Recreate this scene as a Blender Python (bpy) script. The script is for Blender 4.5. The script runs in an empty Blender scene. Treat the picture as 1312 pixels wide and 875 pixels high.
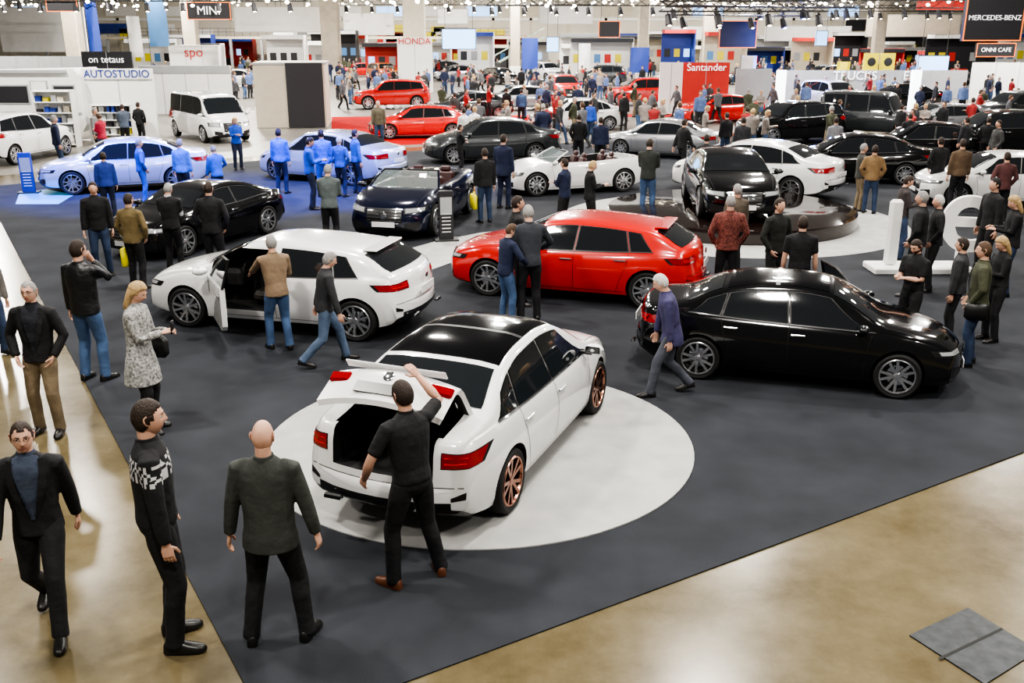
import bpy, bmesh, math, random
import numpy as np
from mathutils import Vector, Matrix
from mathutils.bvhtree import BVHTree
random.seed(7)
scene=bpy.context.scene
COL=bpy.context.collection
try: scene.view_settings.look='AgX - High Contrast'
except Exception: pass
# ------------------------------------------------------------------ camera
CH=4.4; TH=math.radians(17.78); FPX=1240.0
cam=bpy.data.cameras.new("camera"); camo=bpy.data.objects.new("camera",cam); COL.objects.link(camo)
scene.camera=camo; camo.location=(0,0,CH); camo.rotation_euler=(math.pi/2-TH,0,0); cam.lens=FPX/1312*36; cam.clip_end=400
cT,sT=math.cos(TH),math.sin(TH)
def W(px,py,z=0.0):
    """survey: plan position (metres) on the level z of a point measured in the photo"""
    u=(px-656)/FPX; v=-(py-437.5)/FPX
    d=Vector((u,cT+v*sT,-sT+v*cT)); t=(z-CH)/d.z
    return Vector((u*t,d.y*t,z))
def hgt(foot,py):
    v=-(py-437.5)/FPX
    return CH+foot.y*(v*cT-sT)/(cT+v*sT)
OCC=[]
def free(x,y,r): return all((x-a)**2+(y-b)**2>(r+c)**2 for a,b,c in OCC)
# ------------------------------------------------------------------ materials
MC={}
def mat(name,col,rough=.5,metal=0.,coat=0.,emit=0.,noise=0.,nscale=8.,bump=0.,bscale=20.,alpha=1.,trans=0.,spec=None):
    if name in MC: return MC[name]
    m=bpy.data.materials.new(name); m.use_nodes=True; nt=m.node_tree; b=nt.nodes["Principled BSDF"]
    b.inputs["Base Color"].default_value=(*col,1); b.inputs["Roughness"].default_value=rough; b.inputs["Metallic"].default_value=metal
    b.inputs["Coat Weight"].default_value=coat; b.inputs["Coat Roughness"].default_value=.03
    if spec is not None: b.inputs["Specular IOR Level"].default_value=spec
    if emit: b.inputs["Emission Color"].default_value=(*col,1); b.inputs["Emission Strength"].default_value=emit
    if trans: b.inputs["Transmission Weight"].default_value=trans
    if alpha<1: b.inputs["Alpha"].default_value=alpha
    if noise or bump:
        tc=nt.nodes.new("ShaderNodeTexCoord")
    if noise:
        n=nt.nodes.new("ShaderNodeTexNoise"); n.inputs["Scale"].default_value=nscale; n.inputs["Detail"].default_value=4
        nt.links.new(tc.outputs["Object"],n.inputs["Vector"])
        r=nt.nodes.new("ShaderNodeValToRGB"); r.color_ramp.elements[0].position=.3; r.color_ramp.elements[1].position=.7
        r.color_ramp.elements[0].color=(*[max(0,c*(1-noise)) for c in col],1); r.color_ramp.elements[1].color=(*[min(1,c*(1+noise)) for c in col],1)
        nt.links.new(n.outputs["Fac"],r.inputs["Fac"]); nt.links.new(r.outputs["Color"],b.inputs["Base Color"])
    if bump:
        n2=nt.nodes.new("ShaderNodeTexNoise"); n2.inputs["Scale"].default_value=bscale; n2.inputs["Detail"].default_value=3
        nt.links.new(tc.outputs["Object"],n2.inputs["Vector"])
        bp=nt.nodes.new("ShaderNodeBump"); bp.inputs["Strength"].default_value=bump; bp.inputs["Distance"].default_value=.03
        nt.links.new(n2.outputs["Fac"],bp.inputs["Height"]); nt.links.new(bp.outputs["Normal"],b.inputs["Normal"])
    MC[name]=m; return m
def cloth(col,kind="c"):
    key="cloth_%s_%d_%d_%d"%(kind,int(col[0]*999),int(col[1]*999),int(col[2]*999))
    if kind=="chk": return mat(key,col,.85,noise=.7,nscale=35,bump=.4,bscale=9)
    if kind=="lea": return mat(key,col,.42,noise=.2,nscale=6,bump=.7,bscale=9)
    return mat(key,col,.85,noise=.22,nscale=5,bump=.8,bscale=7)
# ------------------------------------------------------------------ geometry helper
class G:
    def __init__(s): s.v=[];s.f=[];s.m=[]
    def add(s,v,f,m,M=None):
        o=len(s.v)
        if M is not None: v=[M@Vector(p) for p in v]
        s.v.extend([tuple(p) for p in v]); s.f.extend([tuple(i+o for i in q) for q in f])
        s.m.extend([m]*len(f) if not isinstance(m,list) else m)
    def addg(s,g,M=None):
        s.add(g.v,g.f,list(g.m),M)
def mesh_of(name,g,mats,angle=38,smooth=True):
    names=list(dict.fromkeys(g.m)); me=bpy.data.meshes.new(name); me.from_pydata(g.v,[],g.f)
    for n in names: me.materials.append(mats[n] if isinstance(mats,dict) and n in mats else MC[n])
    ix={n:i for i,n in enumerate(names)}
    me.polygons.foreach_set("material_index",[ix[m] for m in g.m])
    if smooth:
        me.polygons.foreach_set("use_smooth",[True]*len(g.f))
        try: me.set_sharp_from_angle(angle=math.radians(angle))
        except Exception: pass
    me.update(); return me
def obj(name,g,mats={},parent=None,angle=38,smooth=True,loc=None,rz=0):
    o=bpy.data.objects.new(name,mesh_of(name,g,mats,angle,smooth)); COL.objects.link(o)
    if parent: o.parent=parent
    if loc is not None: o.location=loc
    o.rotation_euler=(0,0,rz)
    return o
def box(g,c,s,m,M=None,bev=0.0):
    x,y,z=s[0]/2,s[1]/2,s[2]/2
    if bev<=0:
        v=[(c[0]+a*x,c[1]+b*y,c[2]+d*z) for d in(-1,1) for a,b in((-1,-1),(1,-1),(1,1),(-1,1))]
        f=[(3,2,1,0),(4,5,6,7),(0,1,5,4),(1,2,6,5),(2,3,7,6),(3,0,4,7)]
    else:
        b=min(bev,x*.9,y*.9,z*.9)
        v=[];f=[]
        for zz,k in((-z,b),(-z+b,0),(z-b,0),(z,b)):
            xx,yy=x-k,y-k
            for px,py in((-xx,-yy+b*(k==0)),(-xx+b*(k==0),-yy),(xx-b*(k==0),-yy),(xx,-yy+b*(k==0)),(xx,yy-b*(k==0)),(xx-b*(k==0),yy),(-xx+b*(k==0),yy),(-xx,yy-b*(k==0))):
                v.append((c[0]+px,c[1]+py,c[2]+zz))
        for r in range(3):
            for i in range(8): j=(i+1)%8; f.append((r*8+i,r*8+j,r*8+8+j,r*8+8+i))
        f.append(tuple(range(7,-1,-1))); f.append(tuple(range(24,32)))
    g.add(v,f,m,M)
def tube(g,pts,rads,m,seg=10,ref=(0,1,0),caps=.5):
    pts=[Vector(p) for p in pts]; n=len(pts); v=[];f=[]; ref=Vector(ref)
    for i,p in enumerate(pts):
        t=(pts[min(i+1,n-1)]-pts[max(i-1,0)]).normalized()
        s=t.cross(ref)
        if s.length<1e-3: s=t.cross(Vector((1,0,0)))
        s.normalize(); b=s.cross(t)
        r=rads[i]; a,c=(r if isinstance(r,tuple) else (r,r))
        for k in range(seg):
            th=2*math.pi*k/seg; v.append(p+s*(a*math.cos(th))+b*(c*math.sin(th)))
    for i in range(n-1):
        for k in range(seg):
            j=(k+1)%seg; f.append((i*seg+k,i*seg+j,(i+1)*seg+j,(i+1)*seg+k))
    t0=(pts[0]-pts[1]).normalized(); t1=(pts[-1]-pts[-2]).normalized()
    r0=rads[0] if not isinstance(rads[0],tuple) else min(rads[0]); r1=rads[-1] if not isinstance(rads[-1],tuple) else min(rads[-1])
    v.append(pts[0]+t0*r0*caps); v.append(pts[-1]+t1*r1*caps); a=len(v)-2; b2=len(v)-1
    for k in range(seg):
        j=(k+1)%seg; f.append((a,j,k)); f.append((b2,(n-1)*seg+k,(n-1)*seg+j))
    g.add(v,f,m)
def ellip(g,c,r,m,nu=12,nv=8,M=None):
    v=[];f=[]
    for i in range(nv+1):
        ph=math.pi*i/nv
        for j in range(nu):
            a=2*math.pi*j/nu; v.append((c[0]+r[0]*math.sin(ph)*math.cos(a),c[1]+r[1]*math.sin(ph)*math.sin(a),c[2]+r[2]*math.cos(ph)))
    for i in range(nv):
        for j in range(nu): k=(j+1)%nu; f.append((i*nu+j,(i+1)*nu+j,(i+1)*nu+k,i*nu+k))
    g.add(v,f,m,M)
def lathe_y(g,prof,m,seg=32,M=None,sgn=1):
    v=[];f=[];n=len(prof)
    for k in range(seg):
        a=2*math.pi*k/seg
        for r,y in prof: v.append((r*math.cos(a),y*sgn,r*math.sin(a)))
    for k in range(seg):
        j=(k+1)%seg
        for i in range(n-1): f.append((k*n+i,k*n+i+1,j*n+i+1,j*n+i))
    g.add(v,f,m,M)
def pchip(P):
    X=[p[0] for p in P];Y=[p[1] for p in P];n=len(X)
    h=[X[i+1]-X[i] for i in range(n-1)];d=[(Y[i+1]-Y[i])/h[i] for i in range(n-1)]
    m=[d[0]]+[0 if d[i-1]*d[i]<=0 else 2*d[i-1]*d[i]/(d[i-1]+d[i]) for i in range(1,n-1)]+[d[-1]]
    def f(x):
        if x<=X[0]: return Y[0]
        if x>=X[-1]: return Y[-1]
        i=0
        while x>X[i+1]: i+=1
        t=(x-X[i])/h[i]
        return (2*t**3-3*t*t+1)*Y[i]+(t**3-2*t*t+t)*h[i]*m[i]+(-2*t**3+3*t*t)*Y[i+1]+(t**3-t*t)*h[i]*m[i+1]
    return f
def sst(a,b,x):
    t=max(0,min(1,(x-a)/(b-a))); return t*t*(3-2*t)
def lerp(a,b,t): return a+(b-a)*t
# ------------------------------------------------------------------ modifier evaluation
def evaluate(g_v,g_f,mods,mi=None,keepmats=0):
    me=bpy.data.meshes.new("tmp"); me.from_pydata(g_v,[],g_f)
    for i in range(keepmats): me.materials.append(None)
    if mi is not None: me.polygons.foreach_set("material_index",mi)
    o=bpy.data.objects.new("tmp",me); COL.objects.link(o)
    mods(o)
    dg=bpy.context.evaluated_depsgraph_get(); dg.update()
    ev=o.evaluated_get(dg); em=ev.to_mesh()
    v=[tuple(x.co) for x in em.vertices]; f=[tuple(p.vertices) for p in em.polygons]; mm=[p.material_index for p in em.polygons]
    ev.to_mesh_clear(); bpy.data.objects.remove(o); bpy.data.meshes.remove(me)
    return v,f,mm
def remesh(g,vox,sm=3,fac=.5):
    def mods(o):
        a=o.modifiers.new("r","REMESH"); a.mode='VOXEL'; a.voxel_size=vox
        b=o.modifiers.new("s","SMOOTH"); b.factor=fac; b.iterations=sm
    v,f,_=evaluate(g.v,g.f,mods); return v,f
def subtract(V,F,M,cv,cf,idx):
    """boolean difference with retries; returns new lists"""
    for att in range(6):
        e=.0017*att; solver='EXACT' if att<5 else 'FAST'; hold=[]
        def mods(o):
            cm=bpy.data.meshes.new("cut"); cm.from_pydata([(x+e*1.3,y*(1+e*.3)+e*.2,z+e) for x,y,z in cv],[],cf)
            bm=bmesh.new(); bm.from_mesh(cm); bmesh.ops.recalc_face_normals(bm,faces=bm.faces); bm.to_mesh(cm); bm.free()
            for q in range(3): cm.materials.append(None)
            cm.polygons.foreach_set("material_index",[idx]*len(cm.polygons))
            co=bpy.data.objects.new("cut",cm); COL.objects.link(co); hold.append(co)
            mo=o.modifiers.new("b","BOOLEAN"); mo.operation='DIFFERENCE'; mo.solver=solver; mo.object=co
            try: mo.material_mode='INDEX'
            except Exception: pass
        v,f,mm=evaluate(V,F,mods,M,3)
        for c in hold:
            d=c.data; bpy.data.objects.remove(c); bpy.data.meshes.remove(d)
        if len(f)>.6*len(F) and len(v)!=len(V):
            xs=[p[0] for p in v]; xo=[p[0] for p in V]
            if max(xs)-min(xs)>.9*(max(xo)-min(xo)): return v,f,mm
    return V,F,M
# ================================================================== CARS
FT=[(.35,1.40),(.62,1.30),(.9,1.155),(1.12,1.02),(1.25,.970),(1.6,.90),(1.92,.825),(2.10,.745),(2.18,.68),(2.22,.60)]
FS=[(.8,.885),(1.2,.875),(1.6,.835),(1.9,.765),(2.08,.70),(2.18,.63),(2.22,.55)]
BOT=[(-1.7,.19),(1.7,.17),(2.1,.19),(2.22,.24)]
T={}
T['hatch']=dict(xf=2.22,xr=-2.12,W=.90,wb=2.73,r=.315,tum=.46,
 top=[(x,z if z<.92 else .92+(z-.92)*.90) for x,z in [(-2.12,.60),(-2.10,.80),(-2.06,.94),(-2.0,1.01),(-1.82,1.12),(-1.60,1.25),(-1.36,1.345),(-1.0,1.395),(-.5,1.435),(-.1,1.445)]+FT],
 sh=[(-2.12,.56),(-2.09,.76),(-2.03,.89),(-1.9,.945),(-1.6,.945),(-.6,.90)]+[(.8,.865),(1.2,.86)]+FS[2:], bot=[(-2.12,.34),(-2.0,.24)]+BOT,
 rf=.35,cowl=1.12,rr=-1.35,ws=(.44,1.07),rw=(-1.93,-1.44),
 side=[(1.0,.40,-.10,-.14),(-.15,-.19,-1.02,-.94),(-1.07,-.99,-1.40,-1.18)],tl=(.46,.82,.78,.885),hl=(.40,.80,.58,.68),spoil=(-1.38,1.295))
T['sedan']=dict(xf=2.22,xr=-2.35,W=.90,wb=2.73,r=.32,tum=.44,
 top=[(-2.35,.60),(-2.335,.78),(-2.31,.94),(-2.26,1.01),(-2.1,1.03),(-1.85,1.06),(-1.65,1.11),(-1.35,1.245),(-1.0,1.365),(-.6,1.425),(-.1,1.44)]+FT,
 sh=[(-2.35,.56),(-2.32,.78),(-2.27,.92),(-2.1,.97),(-1.7,.97),(-.6,.92)]+FS, bot=[(-2.35,.36),(-2.15,.25)]+BOT,
 rf=.35,cowl=1.12,rr=-1.0,ws=(.44,1.07),rw=(-1.62,-1.10),
 side=[(1.0,.40,-.10,-.14),(-.15,-.19,-1.05,-.97),(-1.10,-1.02,-1.52,-1.28)],tl=(.38,.82,.78,.91),hl=(.40,.80,.58,.68))
T['coupe']=dict(xf=2.25,xr=-2.3,W=.92,wb=2.8,r=.345,tum=.50,
 top=[(-2.3,.58),(-2.285,.78),(-2.26,.93),(-2.2,1.0),(-2.0,1.03),(-1.75,1.09),(-1.3,1.23),(-.8,1.35),(-.3,1.39),(0,1.38),(.35,1.33),(.65,1.21),(1.1,1.0),(1.25,.96),(1.6,.91),(1.95,.83),(2.12,.75),(2.21,.67),(2.25,.58)],
 sh=[(-2.3,.54),(-2.27,.78),(-2.2,.92),(-1.9,.97),(-1.4,.97),(-.4,.92),(.8,.90),(1.2,.885),(1.6,.86),(1.95,.78),(2.12,.71),(2.21,.62),(2.25,.53)],bot=[(-2.3,.34),(-2.1,.23),(-1.7,.17),(1.7,.15),(2.1,.18),(2.25,.22)],
 rf=.35,cowl=1.1,rr=-.9,ws=(.44,1.05),rw=(-1.62,-1.0),
 side=[(1.0,.42,-.35,-.33),(-.40,-.38,-1.45,-1.05)],tl=(.35,.82,.74,.86),hl=(.42,.82,.58,.70))
T['conv']=dict(T['coupe']); T['conv'].update(
 top=[(-2.3,.58),(-2.285,.78),(-2.26,.93),(-2.2,.98),(-1.9,1.0),(-1.4,1.0),(-.4,.945),(.8,.94),(1.0,.965),(1.25,.95),(1.6,.90),(1.95,.82),(2.12,.74),(2.21,.66),(2.25,.58)],
 open=True,side=[],ws=None,rw=None)
T['suv']=dict(xf=2.3,xr=-2.3,W=.95,wb=2.85,r=.38,tum=.34,
 top=[(-2.3,.72),(-2.28,.95),(-2.22,1.15),(-2.1,1.3),(-1.95,1.48),(-1.8,1.58),(-1.3,1.64),(-.6,1.68),(0,1.67),(.4,1.61),(.7,1.48),(1.15,1.16),(1.3,1.12),(1.7,1.07),(2.05,1.0),(2.2,.9),(2.27,.8),(2.3,.68)],
 sh=[(-2.3,.68),(-2.25,.9),(-2.15,1.1),(-1.8,1.15),(-.6,1.09),(.8,1.05),(1.3,1.03),(1.8,.98),(2.1,.9),(2.24,.8),(2.3,.64)],bot=[(-2.3,.42),(-2.1,.3),(-1.7,.26),(1.7,.25),(2.1,.28),(2.3,.34)],
 rf=.4,cowl=1.15,rr=-1.8,ws=(.5,1.1),rw=(-2.12,-1.85),
 side=[(1.02,.5,-.08,-.12),(-.14,-.18,-1.10,-1.05),(-1.15,-1.1,-1.85,-1.7)],tl=(.5,.88,.95,1.12),hl=(.45,.84,.74,.88),spoil=(-1.8,1.58))
T['wagon']=dict(T['suv']); T['wagon'].update(r=.34)
T['boxy']=dict(xf=2.3,xr=-2.3,W=.95,wb=2.85,r=.4,tum=.16,
 top=[(-2.3,.8),(-2.29,1.3),(-2.27,1.7),(-2.2,1.88),(-2.0,1.94),(-.5,1.95),(.4,1.94),(.62,1.86),(.8,1.6),(1.05,1.24),(1.15,1.18),(1.6,1.16),(2.1,1.12),(2.22,1.05),(2.28,.9),(2.3,.75)],
 sh=[(-2.3,.75),(-2.28,1.0),(-2.2,1.14),(-1.5,1.15),(1.2,1.12),(2.1,1.06),(2.22,1.0),(2.28,.85),(2.3,.7)],bot=[(-2.3,.45),(-2.1,.36),(1.9,.36),(2.3,.4)],
 rf=.5,cowl=1.08,rr=-2.1,ws=(.66,1.03),rw=(-2.285,-2.25),
 side=[(.95,.68,-.08,-.08),(-.14,-.14,-1.05,-1.05),(-1.12,-1.12,-2.0,-2.0)],tl=(.7,.86,.75,.95),hl=(.5,.78,.82,1.0))
T['van']=dict(xf=2.55,xr=-2.6,W=.98,wb=3.2,r=.35,tum=.16,
 top=[(-2.6,.7),(-2.59,1.1),(-2.56,1.6),(-2.48,1.84),(-2.3,1.9),(0,1.92),(1.0,1.88),(1.3,1.78),(1.6,1.52),(2.0,1.18),(2.1,1.12),(2.35,1.03),(2.47,.9),(2.53,.75),(2.55,.62)],
 sh=[(-2.6,.65),(-2.57,.95),(-2.45,1.1),(-1.5,1.12),(1.2,1.08),(1.9,1.03),(2.2,.95),(2.42,.82),(2.51,.7),(2.55,.57)],bot=[(-2.6,.4),(-2.4,.28),(-2,.22),(2,.22),(2.35,.24),(2.55,.3)],
 rf=1.1,cowl=2.05,rr=-2.3,ws=(1.32,2.0),rw=(-2.585,-2.52),
 side=[(1.85,1.3,.55,.5),(.5,.45,-.85,-.85),(-.92,-.92,-2.35,-2.3)],tl=(.78,.95,.8,1.2),hl=(.5,.88,.66,.84))
def wheel(r,m_rim='rim',style=0):
    g=G(); k=r/.33
    lathe_y(g,[(.245*k,-.09),(.30*k,-.105),(.322*k,-.09),(.33*k,-.06),(.33*k,.06),(.322*k,.09),(.30*k,.105),(.245*k,.092)],'tyre',32)
    lathe_y(g,[(.25*k,.095),(.238*k,.10),(.232*k,.085),(.225*k,.02),(.20*k,.0),(.0,.0)],'black',32)
    lathe_y(g,[(.256*k,.094),(.247*k,.104),(.232*k,.102),(.226*k,.08)],m_rim,32)
    lathe_y(g,[(.055*k,.02),(.055*k,.078),(.045*k,.085),(0,.087)],m_rim,14)
    lathe_y(g,[(.15*k,.001),(.15*k,.02),(.0,.02)],'chrome',16)
    n=5
    for i in range(n):
        for da in (-.20,.20):
            a=2*math.pi*i/n+da*.55; a2=2*math.pi*i/n+da*1.25
            c,s=math.cos(a),math.sin(a);c2,s2=math.cos(a2),math.sin(a2)
            w=.019*k; r0,r1=.045*k,.238*k
            v=[]
            for (cc,ss,rr,y0,y1) in((c,s,r0,.04,.082),(c2,s2,r1,.06,.098)):
                for yy in(y0,y1):
                    for sg in(-1,1): v.append((cc*rr-ss*w*sg,yy,ss*rr+cc*w*sg))
            g.add(v,[(0,1,3,2),(4,6,7,5),(2,3,7,6),(0,4,5,1),(0,2,6,4),(1,5,7,3)],m_rim)
    return g
CARG={}
def car_geo(kind,opts=()):
    key=(kind,tuple(opts))
    if key in CARG: return CARG[key]
    t=T[kind]; top=pchip(t['top']); sh=pchip(t['sh']); bot=pchip(t['bot']); xf,xr,Wd,r=t['xf'],t['xr'],t['W'],t['r']; ax=t['wb']/2; tum=t['tum']
    def bow(x):
        if x>0: return .10*sst(t['rf']-.1,t['cowl'],x)+.17*sst(t['cowl'],xf,x)
        return -(.06*sst(-t['rr'],-t['rr']+.5,-x)+.15*sst(-xr-.7,-xr,-x))
    def wid(x):
        if x>0: return Wd*(1-.15*max(0,(x-1.2)/(xf-1.2))**2.2)
        return Wd*(1-.11*max(0,(-x-1.2)/(-xr-1.2))**2.2)
    def cz(x):
        zt=top(x); g_=max(.02,zt-sh(x)); return zt-min(.085,.5*g_)
    def sec(x):
        w=wid(x);zb=bot(x);zs=sh(x);zt=max(top(x),zs+.02); hs=zs-zb
        P=[(0,zb),(.6*w,zb),(.86*w,zb),(.93*w,zb+.03),(.965*w,zb+.12*hs+.02),(.985*w,zb+.34*hs),(1.0*w,zb+.55*hs),(.995*w,zb+.72*hs),(.972*w,zb+.82*hs),(.955*w,zb+.92*hs),(.92*w,zs-.0)]
        gg=zt-zs; cr=min(.085,.5*gg); gc=gg-cr; yb=.9*w; yc=yb-tum*gc-.0; k=min(1,gg/.25)
        for v in(.12,.4,.7,1.0): P.append((yb-tum*gc*v**1.15,zs+gc*v+.004))
        P+=[(yc-.03*k-.004,zs+gc+cr*.38),(yc-.085*k-.01,zs+gc+cr*.66),(yc*.62,zs+gc+cr*.9),(yc*.3,zs+gc+cr*.985),(0,zt)]
        return P
    N=64; xs=[]
    for i in range(N+1):
        u=i/N; xs.append(lerp(xr,xf,.62*(.5-.5*math.cos(math.pi*u))+.38*u))
    V=[];F=[];MI=[]
    S0=sec(0);n=len(S0); L=2*n-2
    def ring(x,P,tt=1,dx=0,zm=0):
        R=[]
        full=[(y,z) for y,z in P]+[(-y,z) for y,z in P[-2:0:-1]]
        for y,z in full:
            yy=y*tt; zz=lerp(zm,z,tt); R.append((x-bow(x)*(abs(yy)/Wd)**2.2+dx,yy,zz))
        return R
    rings=[]
    Pr=sec(xr);zm=(Pr[0][1]+Pr[-1][1])/2
    for tt,dx in((.3,-.035),(.6,-.03),(.85,-.015)): rings.append(ring(xr,Pr,tt,dx,zm))
    for x in xs: rings.append(ring(x,sec(x)))
    Pf=sec(xf);zmf=(Pf[0][1]+Pf[-1][1])/2
    for tt,dx in((.85,.015),(.6,.03),(.3,.035)): rings.append(ring(xf,Pf,tt,dx,zmf))
    for R in rings: V+=R
    for i in range(len(rings)-1):
        for j in range(L):
            k=(j+1)%L; F.append((i*L+j,i*L+k,(i+1)*L+k,(i+1)*L+j)); MI.append(1 if (j<3 or j>=L-3) else 0)
    V.append((xr-.036,0,zm)); V.append((xf+.036,0,zmf)); a=len(V)-2;b=a+1; la=(len(rings)-1)*L
    for j in range(L):
        k=(j+1)%L; F.append((a,k,j)); MI.append(0); F.append((b,la+j,la+k)); MI.append(0)
    bvh=BVHTree.FromPolygons([Vector(v) for v in V],F)
    cg=G()
    for sx in(-1,1):
        for sy in(-1,1):
            seg=32; rr=r+.04; v=[]
            for yy in(.50*sy,1.3*sy):
                for q in range(seg):
                    an=2*math.pi*q/seg; v.append((sx*ax+rr*math.cos(an),yy,r+.01+rr*math.sin(an)))
            f=[(q,(q+1)%seg,seg+(q+1)%seg,seg+q) for q in range(seg)]+[tuple(range(seg-1,-1,-1)),tuple(range(seg,2*seg))]
            if sy>0: f=[tuple(reversed(x)) for x in f]
            cg.add(v,f,'c')
    extra=[]
    if t.get('open'): extra.append((-1.3,.86,-.68,.68,.42,1.4))
    if 'trunk' in opts: extra+= [(-2.143,-1.661,-.543,.537,.605,1.5),(-2.6,-2.01,-.503,.497,.663,1.5),(-2.19,-1.05,-.483,.477,.523,.92)]
    if 'door' in opts: extra.append((-.06,.93,.25,1.3,.36,1.26))
    bm=bmesh.new(); vs=[bm.verts.new(v) for v in V]
    for q,fc in enumerate(F):
        try:
            ff=bm.faces.new([vs[i] for i in fc]); ff.material_index=MI[q]
        except Exception: pass
    bmesh.ops.remove_doubles(bm,verts=bm.verts,dist=.0004); bmesh.ops.recalc_face_normals(bm,faces=bm.faces)
    bm.verts.ensure_lookup_table(); bm.verts.index_update()
    v=[tuple(q.co) for q in bm.verts]; f=[tuple(q.index for q in p.verts) for p in bm.faces]; mm=[p.material_index for p in bm.faces]; bm.free()
    v,f,mm=subtract(v,f,mm,cg.v,cg.f,1)
    for ex in extra:
        x0,x1,y0,y1,z0,z1=ex; g2=G(); box(g2,((x0+x1)/2,(y0+y1)/2,(z0+z1)/2),(x1-x0,y1-y0,z1-z0),'c')
        v,f,mm=subtract(v,f,mm,g2.v,g2.f,2)
    g=G()
    g.add(v,f,[('paint','black','interior')[min(2,k)] for k in mm])
    # ---- projected patches
    def cast(o,d,off):
        h,nn,_,_=bvh.ray_cast(Vector(o),Vector(d))
        if h is None: return None
        if nn.dot(Vector(d))>0: nn=-nn
        return h+nn*off
    def grid(pt,nu,nv,m,off,flip=False):
        vs={};vv=[];ff=[]
        for i in range(nu+1):
            for j in range(nv+1):
                p=pt(i/nu,j/nv,off)
                if p is not None: vs[(i,j)]=len(vv); vv.append(p)
        for i in range(nu):
            for j in range(nv):
                q=[(i,j),(i+1,j),(i+1,j+1),(i,j+1)]
                if all(k in vs for k in q):
                    idx=[vs[k] for k in q]
                    if max((vv[idx[0]]-vv[idx[2]]).length,(vv[idx[1]]-vv[idx[3]]).length)<.75: ff.append(tuple(idx))
        g.add(vv,ff,m)
    def side(fx,m,off,nu=14,nv=4,both=True,sides=(1,-1)):
        for sy in sides:
            def pt(u,v,o_):
                x,z=fx(u,v); return cast((x,3*sy,z),(0,-sy,0),o_)
            grid(pt,nu,nv,m,off)
    lo=lambda x: sh(x)+.022
    up=lambda x: max(lo(x)+.004,cz(x)-.022)
    doorseg=t['side']
    def segf(a,e=0):
        def fx(u,v):
            x=lerp(lerp(a[0]+e,a[1]+e,v),lerp(a[2]-e,a[3]-e,v),u)
            return x,lerp(lo(x)-e*.4,up(x)+e*.4,v)
        return fx
    for si,s_ in enumerate(doorseg):
        sd=(1,-1)
        if 'door' in opts and si==0: sd=(-1,)
        side(segf(s_,.02),'black',.003,sides=sd); side(segf(s_),'glass',.007,sides=sd)
        side(lambda u,v,s_=s_:(lerp(s_[0]+.03,s_[2]-.03,u),lo(lerp(s_[0]+.03,s_[2]-.03,u))-.02+.014*v),'chrome',.010,14,1,sides=sd)
    def yspan(x): 
        zs_=sh(x); gg=max(.02,top(x)-zs_); cr=min(.085,.5*gg); gc=gg-cr
        return .9*wid(x)-tum*gc
    def topp(x0,x1,ky,m,off,nu=10,nv=10,y0=-1):
        def pt(u,v,o_):
            x=lerp(x0,x1,v); ys=yspan(x)*ky; y=lerp(y0*ys,ys,u)
            xx=x-bow(x)*(abs(y)/Wd)**2.2
            return cast((xx,y,4),(0,0,-1),o_)
        grid(pt,nu,nv,m,off)
    if t['ws']: topp(t['ws'][0],t['ws'][1],.93,'glass',.006,12,12)
    if t['rw']:
        if kind in('boxy','van'):
            zt_=top(-.5)
            def pt(u,v,o_): return cast((-5,lerp(-.66,.66,u),lerp(1.2,zt_-.2,v)),(1,0,0),o_)
            grid(pt,8,5,'glass',.006)
        else: topp(t['rw'][0],t['rw'][1],.86,'glass',.006,12,8)
    if 'pano' in opts: topp(-1.02 if kind=='sedan' else -1.2,.38,.90,'panoglass',.006,12,16)
    if 'pano' in opts: topp(-.36,-.30,.90,'black',.009,12,1)
    def end(y0,y1,z0,z1,m,off,fr=True,nu=10,nv=4,mirror=False,sl0=0,sl1=0):
        for sg in((1,-1) if mirror else(1,)):
            def pt(u,v,o_):
                y=lerp(y0,y1,u)*sg; z=lerp(z0+sl0*u,z1+sl1*u,v)
                return cast((5 if fr else -5,y,z),(-1 if fr else 1,0,0),o_)
            grid(pt,nu,nv,m,off)
    a,b_,c,d=t['hl']
    end(a,b_,c,d,'black',.004,True,12,5,True,.035,.015); end(a+.03,b_-.03,c+.02,d-.012,'lamp',.009,True,10,4,True,.035,.012)
    zb_=bot(xf)
    end(-.38,.38,zb_+.18,d-.02,'black',.006,True,12,6)
    for q in range(4):
        zz=lerp(zb_+.23,d-.07,q/3); end(-.36,.36,zz,zz+.010,'chrome',.014,True,10,1)
    end(-.39,.39,d-.03,d-.012,'chrome',.012,True,12,1); end(-.32,.32,zb_+.17,zb_+.187,'chrome',.012,True,12,1)
    ellip(g,(xf+.055,0,(zb_+.2+d-.03)/2+.02),(.012,.085,.085),'chrome',14,8)
    end(.44,.74,zb_+.05,zb_+.17,'black',.006,True,8,3,True,.02,.05); end(-.36,.36,zb_+.03,zb_+.12,'black',.006,True,8,3)
    box(g,(xf+.055,0,zb_+.155),(.012,.50,.11),'plate')
    a,b_,c,d=t['tl']
    if 'trunk' in opts: a=.565
    end(a,b_+.02,c-.008,d+.008,'black',.004,False,12,5,True,.0,-.02)
    end(a+.008,b_+.01,c,d,'red',.008,False,12,5,True,.0,-.02)
    end(a+.03,b_-.05,c+.035,c+.05,'redlit',.012,False,8,1,True,0,-.005); end(a+.03,b_-.05,d-.04,d-.03,'redlit',.012,False,8,1,True,0,-.018)
    zr_=bot(xr)
    end(-.66,.66,zr_+.005,zr_+.11,'black',.006,False,14,3)
    end(.66,.78,zr_+.12,zr_+.155,'black',.005,False,5,2,True,.02,.05)
    for sg in(-1,1): 
        box(g,(xr-.03,sg*.45,zr_+.03),(.05,.20,.055),'chrome',None,.022); box(g,(xr-.056,sg*.45,zr_+.03),(.008,.165,.032),'black')
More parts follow.
